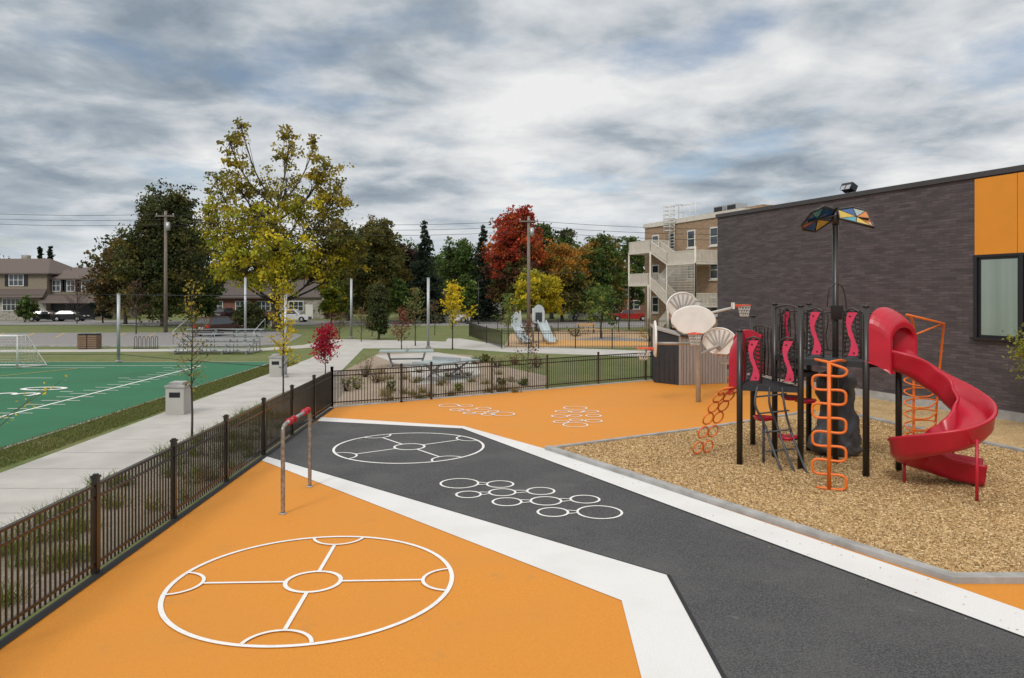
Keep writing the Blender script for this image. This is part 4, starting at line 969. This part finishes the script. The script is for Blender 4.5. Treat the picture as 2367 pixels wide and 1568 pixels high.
# ================= TREES =================
y=80;x=X(640,y); k=y/F
def L(u,v,rx,rz,nc,nl,cr,pal,dy=0,d=1.0): return ((u-640)*k,dy,Z(v,y),rx*k,rz*k,int(nc*1.25*d),int(nl*1.3*d),cr,pal)
lob=[L(535,342,32,55,24,18,.65,GOLD),L(560,300,16,30,8,12,.5,GOLD),L(560,430,42,58,32,20,.7,GOLD,-1),L(496,430,35,50,20,18,.65,GOLD,1),L(668,335,32,50,24,18,.65,GOLD),L(722,330,18,36,9,14,.5,GOLD,1),L(655,430,46,55,24,18,.7,GOLD+YEL,1),L(748,395,46,52,34,20,.7,GOLD),L(768,470,45,45,34,24,.75,GOLD),L(710,480,60,48,36,24,.8,YEL+GOLD,-1.5),
 L(620,520,75,52,54,30,.85,YEL,-2),L(540,540,60,52,44,30,.8,YEL,-1),L(680,570,80,52,58,30,.85,YEL,-2.5),L(580,620,75,48,54,30,.85,YEL,-2),L(770,540,60,48,48,28,.85,OLV+GOLD),L(660,640,70,38,42,28,.8,YEL,-3),L(740,610,60,48,46,28,.85,YEL+OLV,0),L(520,600,40,55,34,28,.8,YEL,1),L(800,580,45,48,38,26,.85,OLV+GOLD,2),L(600,450,48,58,28,20,.7,GOLD,2),L(485,500,35,40,22,24,.75,YEL+GOLD,0)]
lobe_tree('yellow_maple_tree',x,y,.5,3.2,lob,.34)
round_tree('oak_tree',378,86,425,215,DKG+OLV[:2],leaf=.34,nl=30,dens=2.0,basez=1.5)
round_tree('oak_tree',290,92,545,150,BRN+OLV,leaf=.34,nl=26,dens=1.4)
round_tree('maple_tree',455,100,520,120,DKG,leaf=.36,nl=26,dens=1.2)
round_tree('maple_tree',868,98,500,150,OLV+DKG[:2],leaf=.36,nl=30,dens=1.8)
round_tree('maple_tree',805,104,520,120,OLV+GOLD[:2],leaf=.36,nl=28,dens=1.4)
round_tree('copper_beech_tree',940,104,558,90,PURP,leaf=.36,dens=1.1)
conifer('spruce_tree',982,96,512,110,leaf=.34); conifer('spruce_tree',1116,102,522,90,leaf=.34)
round_tree('linden_tree',1062,108,548,130,GRN,leaf=.36,dens=1.3)
round_tree('red_maple_tree',1192,96,470,140,RED,MAR+OLV,leaf=.34,nl=30,dens=1.8)
round_tree('maple_tree',1275,112,505,130,GRN+DKG,leaf=.38,dens=1.4)
round_tree('orange_maple_tree',1300,100,560,160,ORG+RED[2:3],OLV+GRN,leaf=.34,nl=28,dens=1.6)
round_tree('maple_tree',1390,104,540,150,GRN+ORG+OLV,leaf=.36,nl=28,dens=1.6)
round_tree('maple_tree',1458,112,532,90,GRN,leaf=.36,dens=1.1)
round_tree('honey_locust_tree',1240,76,630,130,YEL[:2]+LGR,leaf=.26,nl=26,dens=1.2,basez=2.0)
round_tree('honey_locust_tree',766,92,640,80,LGR+YEL,leaf=.28,dens=1.0,basez=.8)
round_tree('birch_tree',925,92,638,60,GRN+LGR,leaf=.28,dens=.9,basez=.8); round_tree('birch_tree',1080,92,630,55,GRN+LGR,leaf=.28,dens=.9,basez=.8)
round_tree('ash_tree',1390,62,652,100,GRN+LGR,leaf=.2,nl=12,dens=.8,basez=1.2)
round_tree('young_tree',475,95,640,70,GRN,leaf=.3,dens=.9,basez=.8)
round_tree('columnar_oak_tree',875,61,648,56,DKG+GRN[:1],leaf=.18,nl=34,dens=1.3,basez=.3)
round_tree('dark_shrub_tree',578,74,700,80,DKG,leaf=.22,nl=30,dens=1.1,basez=.0)
round_tree('cedar_tree',238,96,655,40,CONF,leaf=.26,dens=.9,basez=.3)
round_tree('small_tree',58,98,686,45,GRN+DKG,leaf=.26,dens=.8,basez=.4)
conifer('spruce_tree',92,150,572,30,leaf=.5); conifer('spruce_tree',116,150,570,36,leaf=.5)
VV=[];CC=[]
for i in range(330):
    yy=random.uniform(135,175); xx=random.uniform(-150,45); u_=CX+xx/yy*F
    top=11+2.0*math.sin(xx*.23)+1.5*math.sin(xx*.61+2) 
    if u_<250: top*=.82
    pal=random.choice([DKG,OLV,GRN,BRN,GRN,ORG,YEL if u_<400 else GRN])
    for z in (1.5,4,6.5,top-2):
        r=random.uniform(1.8,3.2); n=110; d=rng.normal(size=(n,3)); d/=np.linalg.norm(d,axis=1)[:,None]
        c=np.array([xx,yy,z])+d*r*rng.uniform(.7,1.1,n)[:,None]*np.array([1,1,.8])
        col=np.array(random.choice(pal))*random.uniform(.7,1.2)*rng.uniform(.6,1.3,n)[:,None]; V,C=rand_quads(c,.75,col);VV.append(V);CC.append(C)
quadmesh('distant_trees',np.concatenate(VV),np.concatenate(CC),M['leaf'])
x,y=G(443,1012); sapling('young_sapling_tree',x,y,3.95,[(.36,.27,.04),(.20,.19,.04),(.24,.17,.05)],n=36,leaf=.08,spread=.5,start=.3,nl=11,tr=.034)
x,y=G(655,915); sapling('young_sapling_tree',x,y,4.0,[(.62,.46,.02),(.52,.40,.02)],n=38,leaf=.11,spread=.8,start=.25,nl=17,tr=.035)
x,y=G(1046,808); sapling('yellow_young_tree',x,y,4.2,[(.66,.48,.02),(.52,.42,.03)],n=46,leaf=.17,spread=1.5,start=.3,nl=26,tr=.05)
x,y=G(1220,885); sapling('rust_young_tree',x,y,2.5,[(.16,.06,.05),(.18,.10,.06),(.12,.08,.05)],n=30,leaf=.09,spread=.55,start=.15,nl=14,tr=.03)
x,y=G(928,812); sapling('rust_young_tree',x,y,2.6,[(.24,.07,.05),(.18,.10,.05)],n=30,leaf=.14,spread=.8,start=.2,nl=16,tr=.04)
x,y=G(960,800); sapling('young_tree',x,y,3.9,[(.15,.19,.06),(.20,.16,.06)],n=36,leaf=.15,spread=1.3,start=.3,nl=22,tr=.05)
x,y=G(1175,800); sapling('young_tree',x,y,3.6,[(.16,.21,.05),(.24,.24,.05)],n=30,leaf=.15,spread=1.0,start=.3,nl=20,tr=.05)
x,y=G(315,772); sapling('bare_young_tree',x,y,5.0,[(.18,.08,.06),(.16,.09,.05)],n=36,leaf=.14,spread=2.0,start=.25,nl=8,tr=.07)
x,y=G(178,748); sapling('bare_young_tree',x,y,5.0,[(.16,.08,.06)],n=36,leaf=.16,spread=2.4,start=.25,nl=8,tr=.08)
for u_,v_,h_ in((835,790,2.6),(785,785,1.8),(1005,775,3),(860,778,2.5)):
    x,y=G(u_,v_); sapling('young_tree',x,y,h_,[(.18,.10,.05),(.16,.15,.06)],n=24,leaf=.14,spread=.9,start=.2,nl=10,tr=.04)
x,y=G(752,868); sapling('red_japanese_maple_tree',x,y,2.05,[(.42,.015,.045),(.52,.025,.06),(.32,.012,.035)],n=52,leaf=.12,spread=.85,start=.22,nl=30,tr=.03)
x,y=-10.9,14.6; sapling('yellow_young_tree',x,y,2.2,[(.66,.48,.02),(.56,.42,.03)],n=18,leaf=.09,spread=1.7,start=.02,nl=20,tr=.035)
# small multi-lobed tree at the wall, crown entering at the right
x,y=X(2412,19.6),19.6
PL=[(.26,.27,.05),(.36,.33,.05),(.18,.21,.045)]
lobe_tree('yellow_green_small_tree',x,y,.045,1.0,[(-.55,-.1,2.15,.48,.42,26,20,.28,PL),(-.15,.1,2.55,.5,.35,24,20,.28,PL),(.4,0,2.2,.5,.45,26,20,.28,PL),(-.25,-.2,1.75,.5,.33,24,18,.28,PL),(.25,.2,1.7,.45,.3,20,18,.28,PL)],.085)
for u_,v_,w_,h_,pal in((845,872,1.0,.9,[(.36,.25,.15),(.28,.25,.12)]),(825,900,.6,.5,LGR),(870,885,.7,.5,[(.36,.26,.15)]),(1150,850,1.0,.6,[(.28,.22,.11),(.2,.2,.08)]),(1190,842,.8,.5,ORG),(1120,838,.7,.4,OLV),(1100,842,.5,.35,GRN),(1240,850,.8,.6,OLV),(1505,790,2,1.2,ORG),(1330,778,2,.8,OLV),(905,905,.4,.4,GRN),(1060,905,.4,.3,LGR),(1160,890,.4,.3,OLV),(1210,892,.4,.3,GRN),(800,905,.5,.5,[(.18,.19,.08),(.3,.21,.12)])):
    x,y=G(u_,v_); shrub('low_shrub',x,y,w_,h_,pal,n=30,nl=10,leaf=.06 if y<40 else .12)
# ================= SKY / LIGHT =================
w=bpy.data.worlds.new("World"); scene.world=w; w.use_nodes=True; nt=w.node_tree; Lk=nt.links.new
for n in list(nt.nodes): nt.nodes.remove(n)
N=nt.nodes.new
out=N('ShaderNodeOutputWorld'); bg=N('ShaderNodeBackground'); bg.inputs[1].default_value=.1; Lk(bg.outputs[0],out.inputs[0])
EL=math.radians(42); AZ=math.radians(205)
sky=N('ShaderNodeTexSky'); sky.sky_type='NISHITA'; sky.sun_disc=False; sky.sun_elevation=EL; sky.sun_rotation=AZ
tc=N('ShaderNodeTexCoord'); sep=N('ShaderNodeSeparateXYZ'); Lk(tc.outputs['Generated'],sep.inputs[0])
def math_(op,a,c=None,v=None):
    m=N('ShaderNodeMath'); m.operation=op
    for i,k in enumerate((a,c,v)):
        if k is None: continue
        if isinstance(k,(int,float)): m.inputs[i].default_value=k
        else: Lk(k,m.inputs[i])
    return m.outputs[0]
zc=math_('MAXIMUM',sep.outputs[2],0.0); zd=math_('ADD',zc,.16)
cx1=math_('DIVIDE',sep.outputs[0],zd); cy1=math_('DIVIDE',sep.outputs[1],zd)
cmb=N('ShaderNodeCombineXYZ'); Lk(cx1,cmb.inputs[0]); Lk(cy1,cmb.inputs[1])
def noise_(scale,detail,rough,off,sx=1.0,dist=0.0):
    mp=N('ShaderNodeMapping'); mp.inputs['Location'].default_value=off; mp.inputs['Scale'].default_value=(sx,1,1); Lk(cmb.outputs[0],mp.inputs[0])
    n=N('ShaderNodeTexNoise'); n.inputs['Scale'].default_value=scale; n.inputs['Detail'].default_value=detail; n.inputs['Roughness'].default_value=rough; n.inputs['Distortion'].default_value=dist; Lk(mp.outputs[0],n.inputs['Vector']); return n.outputs['Fac']
nA=noise_(.9,3,.45,(5.1,0.7,0),.9,.2); nB=noise_(2.8,9,.56,(7.3,2.2,0),1.0,.2)
s=math_('ADD',math_('MULTIPLY',nA,.55),math_('MULTIPLY',nB,.45))
# a heavier cloud bank to the upper left
dt=N('ShaderNodeVectorMath'); dt.operation='DOT_PRODUCT'; Lk(tc.outputs['Generated'],dt.inputs[0]); dt.inputs[1].default_value=(-.54,.787,.30)
bk_=N('ShaderNodeMapRange'); bk_.interpolation_type='SMOOTHSTEP'; bk_.inputs[1].default_value=.955; bk_.inputs[2].default_value=1.0; bk_.inputs[4].default_value=-.085; Lk(dt.outputs['Value'],bk_.inputs[0])
s=math_('ADD',s,bk_.outputs[0])
rp=N('ShaderNodeValToRGB'); Lk(s,rp.inputs[0]); e=rp.color_ramp.elements
e[0].position=.35; e[0].color=(.26,.32,.385,1); e[1].position=.59; e[1].color=(.88,.885,.88,1)
for p_,c_ in((.415,(.40,.455,.51,1)),(.46,(.56,.60,.64,1)),(.515,(.72,.74,.76,1))): q=e.new(p_); q.color=c_
# paler haze low on the horizon
hz=N('ShaderNodeMapRange'); hz.interpolation_type='SMOOTHSTEP'; hz.inputs[1].default_value=.0; hz.inputs[2].default_value=.17; hz.inputs[3].default_value=.6; hz.inputs[4].default_value=0; Lk(sep.outputs[2],hz.inputs[0])
hm=N('ShaderNodeMix'); hm.data_type='RGBA'; Lk(hz.outputs[0],hm.inputs[0]); Lk(rp.outputs[0],hm.inputs[6]); hm.inputs[7].default_value=(.70,.755,.80,1)
hi=N('ShaderNodeMapRange'); hi.interpolation_type='SMOOTHSTEP'; hi.inputs[1].default_value=.38; hi.inputs[2].default_value=.75; hi.inputs[4].default_value=.85; Lk(sep.outputs[2],hi.inputs[0])  # overhead sky above the frame tinted neutral, to take blue out of ground light
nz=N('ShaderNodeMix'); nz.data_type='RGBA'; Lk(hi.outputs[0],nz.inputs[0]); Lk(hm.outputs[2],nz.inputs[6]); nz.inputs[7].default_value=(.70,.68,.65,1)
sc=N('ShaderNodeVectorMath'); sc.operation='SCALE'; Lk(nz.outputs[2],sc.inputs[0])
mr=N('ShaderNodeMapRange'); mr.interpolation_type='SMOOTHSTEP'; mr.inputs[1].default_value=.38; mr.inputs[2].default_value=.85; mr.inputs[3].default_value=9.6; mr.inputs[4].default_value=17.0; Lk(sep.outputs[2],mr.inputs[0]); Lk(mr.outputs[0],sc.inputs['Scale'])  # unseen sky overhead brightened to add light on the ground
gap=noise_(1.7,7,.55,(2.6,5.4,0),.9); gm=N('ShaderNodeMapRange'); gm.inputs[1].default_value=.55; gm.inputs[2].default_value=.68; gm.inputs[3].default_value=1.0; gm.inputs[4].default_value=.35; Lk(gap,gm.inputs[0])
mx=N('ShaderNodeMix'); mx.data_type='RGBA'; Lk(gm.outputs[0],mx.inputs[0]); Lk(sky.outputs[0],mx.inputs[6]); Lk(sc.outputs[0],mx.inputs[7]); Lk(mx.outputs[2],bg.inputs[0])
sun=bpy.data.lights.new('sun','SUN'); sun.energy=1.5; sun.angle=math.radians(14); sun.color=(1,.96,.9)
so=bpy.data.objects.new('sun',sun); scene.collection.objects.link(so)
sd=Vector((math.sin(AZ)*math.cos(EL),math.cos(AZ)*math.cos(EL),math.sin(EL))); so.rotation_euler=(-sd).to_track_quat('-Z','Y').to_euler(); so.location=(0,-5,20)
# ================= CAMERA =================
cam=bpy.data.cameras.new('camera'); co=bpy.data.objects.new('camera',cam); scene.collection.objects.link(co); scene.camera=co
co.location=(0,0,H); co.rotation_euler=(math.pi/2,0,0); cam.sensor_width=36; cam.lens=36*F/2367; cam.shift_y=-(784-HOR)/2367; cam.clip_end=3000; cam.clip_start=.1
scene.view_settings.view_transform='Standard'; scene.view_settings.look='None'; scene.view_settings.exposure=0; scene.view_settings.gamma=1
